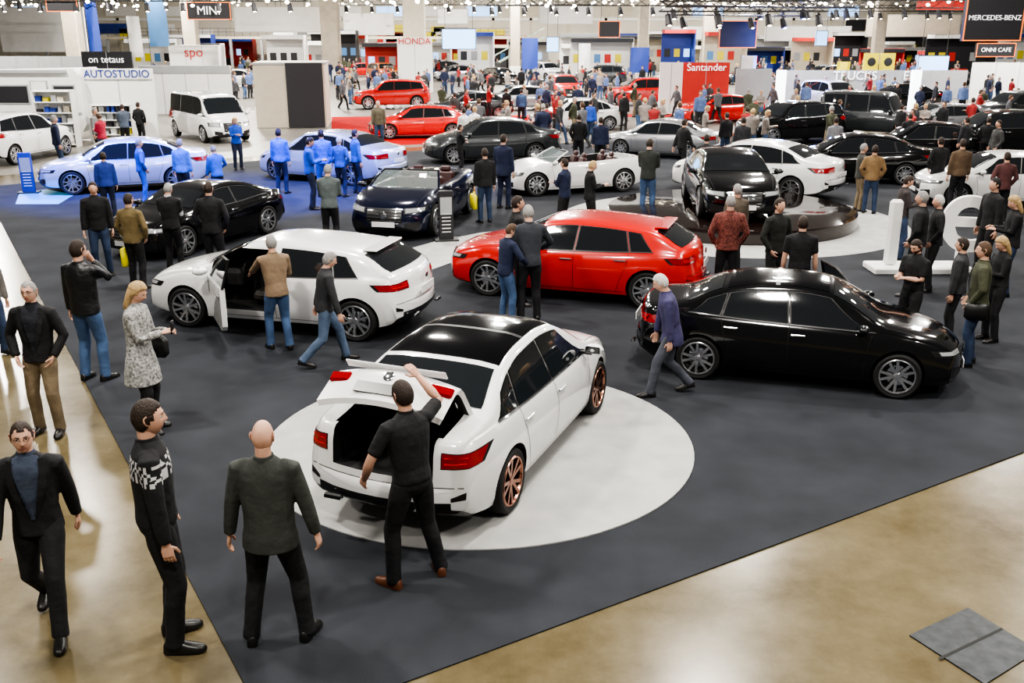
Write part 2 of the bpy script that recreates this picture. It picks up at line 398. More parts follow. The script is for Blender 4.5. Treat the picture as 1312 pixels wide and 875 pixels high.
    if 'trunk' not in opts: box(g,(xr-.045,0,.70 if kind not in('suv','boxy','van','wagon') else .85),(.015,.50,.11),'plate'); ellip(g,(xr-.03,0,c+.1),(.015,.05,.05),'chrome')
    end(-.76,.76,zr_+.24,zr_+.247,'seam',.004,False,14,1)
    def vseam(x0,z0,x1,z1,bulge=0):
        side(lambda u,v:(lerp(x0,x1,u)+bulge*math.sin(math.pi*u)+.0035*(1 if v>.5 else -1),lerp(z0,z1,u)),'seam',.003,14,1)
    bz=bot(0)+.09
    if t['side'] or t.get('open'):
        fx_=(t['side'][0][0] if t['side'] else .95); vseam(fx_-.02,sh(fx_)-.02,fx_-.08,bz,-.03)
        bx=(t['side'][0][2]-.025 if t['side'] else -.35); vseam(bx,sh(bx)+.0,bx-.0,bz)
        ex_=bx
        if kind not in('coupe','conv'):
            ex_=t['side'][1][2]-.02; vseam(ex_,sh(ex_),ex_+.12,bz+.25,-.02); vseam(ex_+.12,bz+.25,ex_+.20,bz)
        side(lambda u,v:(lerp(-ax+.42,ax-.42,u),bz-.0+.007*v),'seam',.003,16,1)
        for hx in ([bx+.13] if kind in('coupe','conv') else [bx+.13,ex_+.14]):
            for sy in(1,-1):
                if 'door' in opts and sy==1 and hx==bx+.13: continue
                p=cast((hx,3*sy,sh(hx)-.12),(0,-sy,0),.016)
                if p: box(g,p,(.20,.028,.026),'chromepaint',None,.01)
    mx=(t['side'][0][0] if t['side'] else 1.0)-.14
    for sy in(1,-1):
        if 'door' in opts and sy==1: continue
        yy=wid(mx)*.96
        ellip(g,(mx,sy*(yy+.10),sh(mx)+.085),(.075,.115,.06),'paint',12,8); box(g,(mx-.055,sy*(yy+.10),sh(mx)+.085),(.03,.17,.08),'glass',None,.01)
        box(g,(mx+.0,sy*(yy),sh(mx)+.03),(.05,.16,.03),'black')
    if 'spoil' in t:
        sx_,sz_=t['spoil']; box(g,(sx_-.10,0,sz_+.005),(.22,1.00,.03),'paint',None,.012)
    if kind!='van':
        for sg in(1,-1):
            def pt(u,v,o_):
                x=lerp(t['cowl']+.02,xf-.22,u); return cast((x,sg*(lerp(.76,.64,u)+.007*v),4),(0,0,-1),o_)
            grid(pt,14,1,'seam',.004)
    wg=wheel(r)
    for sx in(-1,1):
        for sy in(-1,1):
            M=Matrix.Translation((sx*ax,sy*(Wd-.115),r))@(Matrix.Identity(4) if sy>0 else Matrix.Rotation(math.pi,4,'Z'))
            g.addg(wg,M)
    def seat(x,y,m='seat'):
        box(g,(x,y,.50),(.5,.48,.18),m,None,.06)
        M=Matrix.Translation((x-.26,y,.52))@Matrix.Rotation(math.radians(-16),4,'Y'); box(g,(0,0,.27),(.14,.46,.54),m,M,.06); box(g,(0,0,.59),(.10,.25,.14),m,M,.04)
    if t.get('open'):
        for x in(.12,-.78):
            for y in(.34,-.34): seat(x,y,'leather')
        box(g,(.78,0,.80),(.24,1.3,.22),'interior',None,.06)
        lathe_y(g,[(.16,-.012),(.18,0),(.16,.012)],'interior',18,Matrix.Translation((.52,.34,.86))@Matrix.Rotation(math.radians(70),4,'Z'))
        vv=[];ff=[]
        for i in range(9):
            u=i/8*2-1
            for x,z,hw in((1.0,.94,.80),(.72,1.13,.72),(.45,1.27,.63)): vv.append((x-.10*u*u,u*hw,z-.02*u*u))
        for i in range(8):
            for j in range(2): ff.append((i*3+j,i*3+j+1,i*3+4+j,i*3+3+j))
        g.add(vv,ff,'clear')
        top_=[vv[i*3+2] for i in range(9)]; tube(g,top_,[.025]*9,'black',6)
        for q in(0,8): tube(g,[vv[q*3],vv[q*3+1],vv[q*3+2]],[.028,.026,.025],'paint',6)
    if 'door' in opts:
        seat(.15,.40); box(g,(.72,.34,.75),(.28,.5,.3),'interior',None,.06)
        lathe_y(g,[(.16,-.012),(.18,0),(.16,.012)],'black',18,Matrix.Translation((.50,.42,.85))@Matrix.Rotation(math.radians(75),4,'Z'))
    if 'door' in opts or 'doorl' in opts:
        dz=G(); pr=[(0,.30),(-.05,.26),(-.98,.26),(-1.06,.34),(-1.08,.62),(-1.07,.90),(0,.86)]
        n_=len(pr); v=[(x,y,z) for y in(.0,-.075) for x,z in pr]
        dz.add(v,[tuple(range(n_)),],'paint'); dz.add(v,[tuple(range(2*n_-1,n_-1,-1))],'paint'); dz.add(v,[(i,n_+i,n_+(i+1)%n_,(i+1)%n_) for i in range(n_)],'paint')
        dz.add([(x*.86-.07,-.082,.3+(z-.26)*.93) for x,z in pr],[tuple(range(n_))],'seat')
        wf=[(-.02,.86),(-.36,1.12),(-.62,1.27),(-1.06,1.30),(-1.07,.90)]
        wy=[-.04,-.10,-.15,-.16,-.04]
        P=[(x,y,z) for (x,z),y in zip(wf,wy)]
        tube(dz,P,[.022]*5,'black',6); dz.add(P,[tuple(range(5))],'glass')
        box(dz,(-.3,-.10,.70),(.5,.07,.06),'black',None,.02); box(dz,(-.5,-.09,.42),(.7,.03,.16),'black',None,.01); box(dz,(-.92,.018,.78),(.18,.028,.025),'chromepaint',None,.01)
        ellip(dz,(-.12,.12,.96),(.075,.115,.06),'paint')
        hx=t['side'][0][0]-.06
        g.addg(dz,Matrix.Translation((hx,.885,0))@Matrix.Rotation(-math.radians(50 if 'door' in opts else 60),4,'Z'))
    if 'trunk' in opts:
        lid=G(); prl=[(0,0),(-.22,-.005),(-.46,-.01),(-.54,-.03),(-.585,-.10),(-.60,-.22),(-.625,-.42)]
        vv=[];ff=[];nu=12
        for (x,z) in prl:
            for i in range(nu+1):
                u=i/nu*2-1; hw=.62
                vv.append((x+.10*u*u*(1 if x<-.3 else .5),u*hw,z-.03*u*u))
        npf=len(prl)
        for k in range(npf-1):
            for i in range(nu): a0=k*(nu+1)+i; ff.append((a0,a0+1,a0+nu+2,a0+nu+1))
        lid.add(vv,ff,'paint'); off=[(x+.035,y*.96,z-.035) for x,y,z in vv]; lid.add(off,[tuple(reversed(q)) for q in ff],'interior')
        for i in range(nu):
            lid.add([vv[i],vv[i+1],off[i+1],off[i]],[(0,1,2,3)],'paint'); e=(npf-1)*(nu+1); lid.add([vv[e+i],vv[e+i+1],off[e+i+1],off[e+i]],[(3,2,1,0)],'paint')
        for k in range(npf-1):
            for q in(0,nu):
                a0=k*(nu+1)+q;b0=a0+nu+1; lid.add([vv[a0],vv[b0],off[b0],off[a0]],[(0,1,2,3)],'paint')
        for sg in(1,-1):
            M=Matrix.Translation((-.530,sg*.50,-.17))@Matrix.Rotation(-sg*.17,4,'Z'); box(lid,(0,0,0),(.05,.22,.11),'red',M,.02)
        ellip(lid,(-.60,0,-.14),(.015,.055,.055),'chrome'); box(lid,(-.622,0,-.30),(.02,.52,.11),'plateblack'); box(lid,(-.55,0,-.02),(.09,1.0,.02),'paint',None,.008)
        g.addg(lid,Matrix.Translation((-1.63,0,1.075))@Matrix.Rotation(math.radians(56),4,'Y'))
        for sg in(1,-1): tube(g,[(-1.68,sg*.5,.98),(-1.80,sg*.5,1.24)],[.012,.012],'chrome',6)
    CARG[key]=g; return g
mat('glass',(.012,.015,.018),.04,0,1.0,spec=.7); mat('panoglass',(.004,.004,.005),.10,0,0,spec=.35); mat('clear',(.5,.6,.6),.03,trans=.0,alpha=.25,spec=.6)
mat('black',(.012,.012,.013),.35,0,.3); mat('interior',(.016,.016,.017),.7); mat('seat',(.05,.045,.04),.5); mat('leather',(.05,.015,.015),.4); mat('chrome',(.75,.76,.78),.12,1.)
mat('chromepaint',(.5,.5,.52),.2,.9); mat('tyre',(.018,.018,.018),.75); mat('rim_silver',(.62,.63,.65),.25,.9); mat('rim_copper',(.40,.20,.14),.25,1.); mat('rim_dark',(.06,.06,.065),.3,.8)
mat('red',(.30,.003,.005),.12,0,1.); mat('redlit',(.6,.02,.02),.2,emit=.25); mat('lamp',(.75,.78,.8),.08,.6,1.); mat('plate',(.75,.75,.75),.4); mat('plateblack',(.03,.03,.03),.3); mat('seam',(.01,.01,.01),.7); 
def paint(name,col,metal=0.,rough=.25): return mat('car_paint_'+name,col,rough,metal,1.)
PW=paint('white',(.76,.76,.755)); PK=paint('black',(.004,.004,.005),0,.12); PR=paint('red',(.58,.012,.008)); PS=paint('silver',(.42,.43,.45),.7); PN=paint('navy',(.006,.009,.03),.2,.15)
PG=paint('grey',(.06,.065,.07),.5); PRD=paint('darkred',(.30,.01,.015),.2); PO=paint('orange',(.5,.12,.02)); PLW=paint('silverwhite',(.5,.54,.62),.3)
CARC={}
NAMES={'hatch':'hatchback_car','sedan':'sedan_car','coupe':'coupe_car','conv':'convertible_car','suv':'suv_car','wagon':'station_wagon','boxy':'off_road_car','van':'passenger_van'}
def place_car(kind,pm,loc,ang,sc=1.,opts=(),rim='rim_silver',kz=1.):
    g=car_geo(kind,opts); k=(kind,tuple(opts),pm.name,rim)
    if k not in CARC:
        CARC[k]=mesh_of('car_'+kind,g,{'paint':pm,'rim':MC[rim]},33)
    o=bpy.data.objects.new(NAMES[kind],CARC[k]); COL.objects.link(o); o.location=loc; o.rotation_euler=(0,0,ang); o.scale=(sc,sc,sc*kz)
    for q in(-1.3,0,1.3): OCC.append((loc[0]+q*math.cos(ang),loc[1]+q*math.sin(ang),1.15))
    return o
def car_w(kind,pm,rear,front,side,z=.013,opts=(),rim='rim_silver',lo=.93,hi=1.05,sz=None,kz=1.):
    R=W(*rear,z);F_=W(*front,z); d=(F_-R); L_=d.length; d.normalize(); t=T[kind]
    s=max(lo,min(hi,L_/t['wb'])) if sz is None else sz
    inw=Vector((d.y,-d.x,0))*(1 if side=='L' else -1)
    c=(R+F_)/2+inw*(t['W']-.03)*s
    return place_car(kind,pm,(c.x,c.y,z),math.atan2(d.y,d.x),s,opts,rim,kz)
def car_c(kind,pm,px,py,deg,sc=1.,z=.013,opts=(),rim='rim_silver'):
    c=W(px,py,z); return place_car(kind,pm,(c.x,c.y+.9,z),math.radians(deg),sc,opts,rim)
car_w('sedan',PW,(656,655),(765,528),'R',z=.03,opts=('trunk','pano'),rim='rim_copper',sz=1.0)
car_w('sedan',PK,(893,486),(1145,511),'R',opts=('doorl','pano'),lo=.9,kz=1.02)
car_w('hatch',PR,(828,397),(625,379),'L',kz=.98,hi=1.03)
car_w('hatch',PW,(458,438),(240,419),'L',opts=('door',),kz=.97,hi=1.03)
car_w('coupe',PK,(343,300),(243,328),'L')
car_w('conv',PN,(603,273),(560,302),'L')
car_w('conv',PW,(799,246),(688,252),'L')
car_w('sedan',PW,(1013,259),(885,246),'L',lo=.95)
car_w('sedan',PLW,(470,240),(337,229),'L')
car_w('sedan',PLW,(228,243),(95,250),'L')
car_w('sedan',PG,(690,208),(578,211),'L')
car_w('sedan',PS,(880,205),(795,200),'L')
car_c('van',PW,262,180,-52)
car_c('hatch',PR,536,178,188,.98); car_c('suv',PR,500,140,190); car_c('sedan',PG,600,154,200)
car_c('coupe',PR,925,158,190); car_c('suv',PR,825,136,180); car_c('sedan',PW,740,168,190)
car_c('boxy',PG,1128,180,-35); car_c('sedan',PK,1105,236,168); car_c('sedan',PK,1195,214,170); car_c('suv',PK,1018,186,200)
car_c('hatch',PS,1214,176,185); car_c('suv',PK,1290,204,175); car_c('hatch',PW,1300,268,175); car_c('suv',PG,1312,164,190)
car_c('suv',PW,1070,142,-70); car_c('sedan',PK,1160,140,180); car_c('wagon',PW,10,208,80); car_c('suv',PO,490,105,-60); car_c('suv',PR,722,130,-80)
car_c('hatch',PS,665,142,190)
for i,(px,py) in enumerate([(300,112),(345,108),(640,108),(585,104),(770,110),(868,112),(1180,116),(1260,122),(1310,114),(960,108),(700,104),(460,99),(570,97),(1060,110)]):
    q=W(px,py)
    if free(q.x,q.y+.9,1.6): car_c(('sedan','suv','hatch')[i%3],(PW,PR,PK,PS,PG)[i%5],px,py,(170,200,-60,190)[i%4])
# ================================================================== FLOORS
def poly_obj(name,pts,z,th,m):
    g=G(); n=len(pts); v=[(p.x,p.y,z) for p in pts]+[(p.x,p.y,z-th) for p in pts]
    g.add(v,[tuple(range(n)),tuple(range(2*n-1,n-1,-1))]+[(i,n+i,n+(i+1)%n,(i+1)%n) for i in range(n)],m)
    me=mesh_of(name,g,{},smooth=False)
    bm=bmesh.new(); bm.from_mesh(me); bmesh.ops.recalc_face_normals(bm,faces=bm.faces); bm.to_mesh(me); bm.free()
    o=bpy.data.objects.new(name,me); COL.objects.link(o); return o
def floor_mat():
    m=bpy.data.materials.new('polished_concrete'); m.use_nodes=True; nt=m.node_tree; b=nt.nodes["Principled BSDF"]
    tc=nt.nodes.new("ShaderNodeTexCoord"); n=nt.nodes.new("ShaderNodeTexNoise"); n.inputs["Scale"].default_value=.7; n.inputs["Detail"].default_value=12; n.inputs["Roughness"].default_value=.74
    r=nt.nodes.new("ShaderNodeValToRGB"); e=r.color_ramp.elements; e[0].position=.3;e[1].position=.70; e[0].color=(.085,.066,.032,1); e[1].color=(.185,.152,.088,1)
    nt.links.new(tc.outputs["Object"],n.inputs["Vector"]); nt.links.new(n.outputs["Fac"],r.inputs["Fac"]); nt.links.new(r.outputs["Color"],b.inputs["Base Color"])
    r2=nt.nodes.new("ShaderNodeMapRange"); r2.inputs["To Min"].default_value=.10; r2.inputs["To Max"].default_value=.34; nt.links.new(n.outputs["Fac"],r2.inputs["Value"]); nt.links.new(r2.outputs["Result"],b.inputs["Roughness"])
    MC['concrete']=m
floor_mat()
mat('carpet_grey',(.036,.039,.046),.92,noise=.20,nscale=1.2,bump=.15,bscale=160,spec=.2); mat('carpet_red',(.40,.012,.012),.9,noise=.15,nscale=2,spec=.1)
mat('carpet_light',(.40,.40,.39),.8,noise=.10,nscale=3,bump=.1,bscale=150); mat('steel_plate',(.055,.06,.065),.45,.6,noise=.3,nscale=10)
mat('light_floor',(.20,.185,.165),.35,noise=.15,nscale=1)
poly_obj('floor',[Vector((-95,-6,0)),Vector((95,-6,0)),Vector((95,140,0)),Vector((-95,140,0))],0,.2,'concrete')
e0=W(312,875);e1=W(0,283);dv=(e1-e0)
f0=W(520,875);f1=W(1312,580);df=(f1-f0)
den=dv.x*df.y-dv.y*df.x; tt=((f0.x-e0.x)*df.y-(f0.y-e0.y)*df.x)/den; corner=e0+dv*tt
ix=Vector((f1.x+df.x*2.0,f1.y+df.y*2.0,0)); bk=e1+dv*.3
poly_obj('booth_carpet',[corner,ix,Vector((ix.x+8,44,0)),W(1000,172),W(760,182),W(560,192),W(330,206),bk],.012,.012,'carpet_grey')
poly_obj('aisle_floor',[W(0,225),W(330,200),W(560,187),W(760,177),W(1000,167),W(1600,150),W(1600,92),W(-300,92),W(-300,218)],.006,.006,'light_floor')
poly_obj('red_carpet',[W(425,190),W(560,184),W(700,170),W(690,150),W(880,150),W(980,160),W(985,150),W(840,146),W(425,150)],.0125,.005,'carpet_red')
def disc(name,c,r,z,th,m,seg=96,mats={}):
    g=G(); v=[];rr=[(r,z-th),(r,z-.006),(r-.02,z)]
    for q,zz in rr:
        for k in range(seg): a=2*math.pi*k/seg; v.append((q*math.cos(a),q*math.sin(a),zz))
    f=[(i*seg+k,i*seg+(k+1)%seg,(i+1)*seg+(k+1)%seg,(i+1)*seg+k) for i in range(2) for k in range(seg)]+[tuple(range(2*seg,3*seg))]
    g.add(v,f,m); return obj(name,g,{},loc=(c.x,c.y,0),smooth=True,angle=30)
cL=W(330,592);cR=W(893,592); rD=(cR-cL).length/2*1.01; disc('round_display_floor',Vector(((cL.x+cR.x)/2+.0,W(600,707).y+rD,0)),rD,.03,.02,'carpet_light')
pc=W(934,283); disc('round_carpet_ring',pc,4.15,.02,.008,'carpet_light')
mat('gloss_black',(.02,.012,.010),.10,0,.6)
disc('turntable_platform',pc,2.95,.33,.31,'gloss_black')
place_car('coupe',PK,(pc.x-.05,pc.y+.1,.331),math.radians(-93),1.0)
def ribbon(name,pts,hw,z,m):
    g=G(); v=[];f=[];n=len(pts)
    for i,p in enumerate(pts):
        t=(pts[min(i+1,n-1)]-pts[max(i-1,0)]).normalized(); s=Vector((-t.y,t.x,0))*hw; v+= [(p.x+s.x,p.y+s.y,z),(p.x-s.x,p.y-s.y,z)]
    for i in range(n-1): f.append((2*i,2*i+1,2*i+3,2*i+2))
    g.add(v,f,m); return obj(name,g,smooth=False)
ribbon('curved_carpet_path',[W(500,345),W(545,330),W(590,316),W(640,306),W(700,299),W(780,292)],.75,.018,'carpet_light')
poly_obj('floor_hatch_plate',[W(1165,815),W(1240,780),W(1330,835),W(1262,878)],.012,.012,'steel_plate')
ribbon('floor_hatch_seam',[W(1203,846),W(1284,807)],.012,.0135,'seam')
mat('floor_cyan_glow',(.08,.35,.55),.5,emit=.25)  # cyan light on the floor, put into colour and emission
poly_obj('lit_floor_patch',[W(20,262),W(75,262),W(95,250),W(60,243),W(25,248)],.015,.003,'floor_cyan_glow')  # cyan-lit bit of floor painted as a glowing patch
# ================================================================== PEOPLE
SKIN=mat('skin',(.56,.33,.24),.55,noise=.08,nscale=12); mat('lips',(.42,.17,.14),.5); mat('eye_white',(.7,.7,.68),.2); mat('iris',(.02,.015,.01),.1)
HC={'dark':(.03,.018,.012),'brown':(.09,.05,.028),'grey':(.28,.27,.26),'white':(.55,.54,.52),'blonde':(.42,.29,.14),'black':(.012,.01,.01)}
for k_,c_ in HC.items(): mat('hair_'+k_,c_,.6,noise=.3,nscale=60,bump=.5,bscale=90)
LEA=mat('shoe_black',(.015,.014,.013),.35); mat('shoe_brown',(.13,.05,.025),.4)
def ik(a,c,l1,l2,pole):
    a=Vector(a);c=Vector(c);d=c-a;L=min(d.length,(l1+l2)*.999); dn=d.normalized()
    c=a+dn*L; x=(l1*l1-l2*l2+L*L)/(2*L); h=math.sqrt(max(0,l1*l1-x*x))
    p=Vector(pole); p=(p-dn*p.dot(dn)).normalized(); return a+dn*x+p*h,c
PO={
'stand':dict(f=((-.12,0,-10),(.12,.02,12)),h=((-.255,.05,.81),(.255,.05,.81))),
'wide':dict(f=((-.19,-.03,-14),(.20,.04,14)),h=((-.31,.02,.82),(.33,.05,.83)),pole=(1,-.6,.1)),
'pocket':dict(f=((-.12,.03,-8),(.13,-.03,12)),h=((-.20,.10,.93),(.20,.10,.93)),pole=(1,-.7,0)),
'phone':dict(f=((-.11,0,-6),(.11,.03,8)),h=((-.07,.30,1.17),(.07,.31,1.19)),hp=-22,pole=(.35,-.35,-1)),
'cross':dict(f=((-.13,0,-8),(.13,0,8)),h=((.10,.20,1.17),(-.12,.23,1.22)),pole=(.7,.1,-.8)),
'behind':dict(f=((-.12,0,-8),(.12,0,8)),h=((-.05,-.19,.93),(.06,-.19,.95)),pole=(1,-.6,0)),
'walk':dict(f=((-.10,.30,-3),(.10,-.30,4,.06)),h=((-.25,-.16,.86),(.25,.20,.90)),lean=.06),
'bigstep':dict(f=((-.12,.30,-3),(.12,-.36,8,.06)),h=((-.26,-.12,.86),(.27,.14,.86)),lean=.10,hp=-20),
'reach':dict(f=((-.12,.10,-3),(.12,-.08,8)),h=((-.22,.50,1.12),(.20,.34,1.04)),lean=.12,hp=-15,pole=(.4,-.2,-1)),
'lid':dict(f=((-.20,.02,-14),(.22,-.06,24)),h=((-.30,.20,.95),(.34,.30,1.64)),lean=.10,hp=-14,pole=(1,-.3,-.7)),
'chin':dict(f=((-.13,0,-8),(.13,.04,12)),h=((-.26,.05,.82),(.05,.19,1.46)),pole=(.7,.1,-.9)),
'stoop':dict(f=((-.10,.27,-3),(.10,-.28,4,.06)),h=((-.22,.0,.83),(.22,.12,.84)),lean=.20,hp=-25),
'look':dict(f=((-.13,0,-8),(.13,.05,8)),h=((-.24,.12,.88),(.22,.28,1.05)),lean=.10,hp=-25),
}
def head_geo(g,M,hair,long=False,hi=True,beard=False,glasses=False):
    nu,nv=(44,32) if hi else (20,14)
    V=[];D=[]; ge=math.exp
    for i in range(nv+1):
        ph=math.pi*i/nv
        for j in range(nu):
            a=2*math.pi*j/nu; dx=math.sin(ph)*math.cos(a);dy=math.sin(ph)*math.sin(a);dz=math.cos(ph)
            x=.072*math.copysign(abs(dx)**.94,dx);y=.094*dy;z=.118*dz
            if dz<0: x*=1-.26*dz*dz; y*= (1-.22*(-dz)) if dy<0 else (1-.04*dz*dz)
            if dy>0:
                y+=.022*ge(-(x/.011)**2)*ge(-((z+.020)/.014)**2)+.012*ge(-(x/.009)**2)*ge(-((z-.004)/.022)**2)+.006*ge(-((abs(x)-.013)/.006)**2-((z+.026)/.007)**2)
                y-=.010*ge(-((abs(x)-.030)/.014)**2-((z-.012)/.011)**2)
                y+=.006*ge(-((z-.033)/.009)**2)*ge(-((abs(x)-.028)/.025)**2)
                y+=.006*ge(-(x/.020)**2-((z+.053)/.005)**2)+.006*ge(-(x/.018)**2-((z+.066)/.006)**2)-.003*ge(-(x/.022)**2-((z+.0595)/.003)**2)+.010*ge(-(x/.020)**2-((z+.096)/.014)**2)
            V.append(Vector((x,y,z)));D.append((dx,dy,dz))
    F=[];Mm=[];HF=[]
    for i in range(nv):
        for j in range(nu):
            k=(j+1)%nu; q=(i*nu+j,(i+1)*nu+j,(i+1)*nu+k,i*nu+k); F.append(q)
            c=(V[q[0]]+V[q[1]]+V[q[2]]+V[q[3]])/4
            m='skin'
            if abs(c.x)<.023-.5*abs(c.z+.0595) and abs(c.z+.0595)<.011 and c.y>0: m='lips'
            elif beard and c.z<-.035 and c.y>-.02: m='hair_'+hair[0]
            Mm.append(m)
            dy=c.y/.094; fl=lerp(-.078,.066,sst(-.45,.75,dy))
            if abs(c.x)>.055 and -.1<dy<.35: fl=min(fl,.0)
            ok=c.z>fl
            if hair[1]=='receding': ok=ok and not (dy>.55 and abs(c.x)>.025)
            if hair[1]=='bald': ok=False
            if ok: HF.append(q)
    g.add(V,F,Mm,M)
    if HF:
        used=sorted(set(i for q in HF for i in q)); ix={u:n for n,u in enumerate(used)}
        cnt={}
        for q in HF:
            for i in q: cnt[i]=cnt.get(i,0)+1
        vv=[]
        thick={'short':.011,'full':.018,'receding':.007}.get(hair[1],.012)
        for u in used:
            d=Vector(D[u]); th=thick if cnt[u]>=4 else .001
            if hair[1]=='full' and d.z>0.3: th+=.006
            th*=1+.09*math.sin(u*12.9898)
            vv.append(V[u]+d*th)
        g.add(vv,[tuple(ix[i] for i in q) for q in HF],'hair_'+hair[0],M)
    sub=G()
    for sx in(-1,1):
        ellip(sub,(sx*.073,-.008,0),(.008,.016,.028),'skin',8,6)
        if hi:
            tube(sub,[(sx*.070,.006,.028),(sx*.079,-.006,.034),(sx*.083,-.020,.024),(sx*.082,-.022,.004),(sx*.077,-.012,-.018),(sx*.072,-.002,-.032)],[.005,.006,.006,.006,.006,.005],'skin',6)
            ellip(sub,(sx*.030,.0775,.012),(.0125,.009,.0062),'eye_white',10,6); ellip(sub,(sx*.030,.0850,.012),(.0055,.003,.0055),'iris',8,4)
            tube(sub,[(sx*.016,.083,.0175),(sx*.030,.0885,.0205),(sx*.044,.081,.017)],[.002,.003,.002],'skin',5)
            tube(sub,[(sx*.013,.094,.030),(sx*.030,.094,.034),(sx*.046,.084,.029)],[.0025,.0035,.002],'hair_'+('dark' if hair[0] in('grey','white') else hair[0]),5)
        if glasses:
            tube(sub,[(sx*(.031+.019*math.cos(a)),.101-.02*abs(math.cos(a))*(1 if math.cos(a)>0 else 0),.012+.015*math.sin(a)) for a in [i*math.pi/4 for i in range(9)]],[.0018]*9,'black',4)
            tube(sub,[(sx*.05,.085,.015),(sx*.078,-.005,.01)],[.0018,.0018],'black',4)
    if long:
        tube(sub,[(0,-.02,.06),(0,-.05,0),(0,-.055,-.08),(0,-.055,-.16),(0,-.05,-.22)],[(.075,.06),(.092,.06),(.095,.05),(.10,.045),(.075,.03)],'hair_'+hair[0],14,ref=(0,1,0))
    g.addg(sub,M)
def hand_geo(out,p,d,n,k=1.,hi=False,curl=.5,side=1):
    d=Vector(d).normalized(); n=Vector(n); n=(n-d*n.dot(d)).normalized(); s=d.cross(n)*side
    p=Vector(p); g=G()
    tube(g,[p-d*.02,p+d*.01,p+d*.05*k,p+d*.09*k],[(.024,.020),(.029,.017),(.040,.016),(.038,.013)],'skin',10,ref=n)
    seg=6
    for i,(L,) in enumerate(((.060,),(.072,),(.076,),(.068,))):
        b=p+d*.083*k+s*(-.029+.0195*i)
        pts=[b-d*.01];dd=d.copy();q=b.copy(); c=curl*(1.15-.12*i)
        for j,l in enumerate((.42,.32,.26)):
            ang=c*(.6,.8,.6)[j]
            dd=(dd*math.cos(ang)+n*math.sin(ang)).normalized(); q=q+dd*L*l*k; pts.append(q.copy())
        tube(g,pts,[.0095,.0088,.0080,.0065],'skin',seg,ref=s)
    b=p+d*.025*k+s*.026
    t1=(d*.6+s*.65+n*.35).normalized(); t2=(d*.85+s*.25+n*.45).normalized()
    tube(g,[b-s*.01,b+t1*.035*k,b+t1*.035*k+t2*.03*k,b+t1*.035*k+t2*.05*k],[.014,.012,.0105,.008],'skin',seg,ref=n)
    if hi:
        v,f=remesh(g,.0042,1,.3); out.add(v,f,'skin')
    else: out.addg(g)
def person_geo(pose,top,pants,hair=('dark','short'),female=False,hem=None,sleeve='long',vox=.017,shirt=None,shoe='shoe_black',belly=0,hy=0,beard=False,long=False,glasses=False,carry=None,pat=None,suit=False):
    """builds one clothed figure, 1.75 m tall, facing +Y"""
    P=PO[pose]; hi=vox<.018; sw=.90 if female else 1.04; g=G(); lean=P.get('lean',0)
    feet=P['f']; hz=.925
    for it in range(12):
        ok=True
        for sx,ft in zip((-1,1),feet):
            an=Vector((ft[0],ft[1],.085+(ft[3] if len(ft)>3 else 0))); h=Vector((sx*.088,0,hz-.02))
            if (an-h).length>.826: ok=False
        if ok: break
        hz-=.012
    dz=hz-.925
    def cy(z): return lean*max(0,z-hz)
    tg=G()
    tube(tg,[(0,0,hz-.09),(0,-.005,hz-.03),(0,-.005,hz+.04),(0,cy(hz+.13),hz+.13)],[(.10,.09),(.163,.118),(.160,.115),(.145,.105)],'x',16)
    for sx,ft in zip((-1,1),feet):
        lift=ft[3] if len(ft)>3 else 0
        an=Vector((ft[0],ft[1],.085+lift)); h=Vector((sx*.086,0,hz-.02)); yaw=math.radians(ft[2]); pole=Vector((sx*.12,1,0))
        kn,an2=ik(h,an,.425,.405,pole)
        dn=(an2-kn).normalized()
        tube(tg,[h+Vector((0,0,.03)),h.lerp(kn,.25),h.lerp(kn,.6),kn,kn.lerp(an2,.35)+Vector((0,-.008,0)),kn.lerp(an2,.8),an2+dn*.035],[.092,.097,.083,.071,.068,.062,.064],'x',12)
        fd=Vector((math.sin(yaw),math.cos(yaw),-.25 if lift else 0)).normalized()
        upv=Vector((0,0,1)); sd=fd.cross(upv).normalized(); upv=sd.cross(fd)
        o=an2-upv*.083
        vv=[];ff=[];prof=[(-.075,.025,.055),(-.06,.036,.085),(-.02,.038,.10),(.03,.042,.085),(.09,.048,.06),(.14,.046,.048),(.18,.034,.038),(.20,.014,.022)]
        for q,w_,h_ in prof:
            for a,b in((-1,0),(-1,.35),(-.8,.8),(-.3,1),(.3,1),(.8,.8),(1,.35),(1,0)):
                vv.append(o+fd*q+sd*(w_*a)+upv*(h_*b))
        for i in range(len(prof)-1):
            for j in range(8): j2=(j+1)%8; ff.append((i*8+j,i*8+j2,(i+1)*8+j2,(i+1)*8+j))
        ff.append(tuple(range(7,-1,-1))); e=(len(prof)-1)*8; ff.append(tuple(range(e,e+8)))
        g.add(vv,ff,shoe)
    v,f=remesh(tg,vox); g.add(v,f,'pants')
    if hem is None: hem=.86
    tg=G(); B=belly
    R=[(hem,(.184 if hem<.9 else .166),(.140 if hem<.9 else .118)),(.95,.175,.132),(1.05,.163,.124),(1.15,.170,.126),(1.26,.186,.130),(1.35,.196,.124),(1.42,.178,.104),(1.465,.110,.082),(1.50,.064,.064)]
    if hem<.7: R=[(hem,.225,.20),(hem+.14,.215,.185),(hem+.28,.20,.155)]+R[1:]
    elif hem<.84: R=[(hem,.20,.160),(hem+.10,.192,.148)]+R[1:]
    R=[r for i,r in enumerate(R) if i==0 or r[0]>R[0][0]+.02]
    pts=[];rr=[]
    for z,a,b in R:
        bb=b+B*math.exp(-((z-1.05)/.14)**2); aa=a*(sw if z>1.1 else (1.02 if female else 1))*(.93 if female and .98<z<1.12 else 1)+B*.5*math.exp(-((z-1.05)/.14)**2)
        zz=z+dz; pts.append((0,cy(zz)-.005+ .5*(bb-b),zz)); rr.append((aa,bb))
    tube(tg,pts,rr,'x',20,caps=.05)
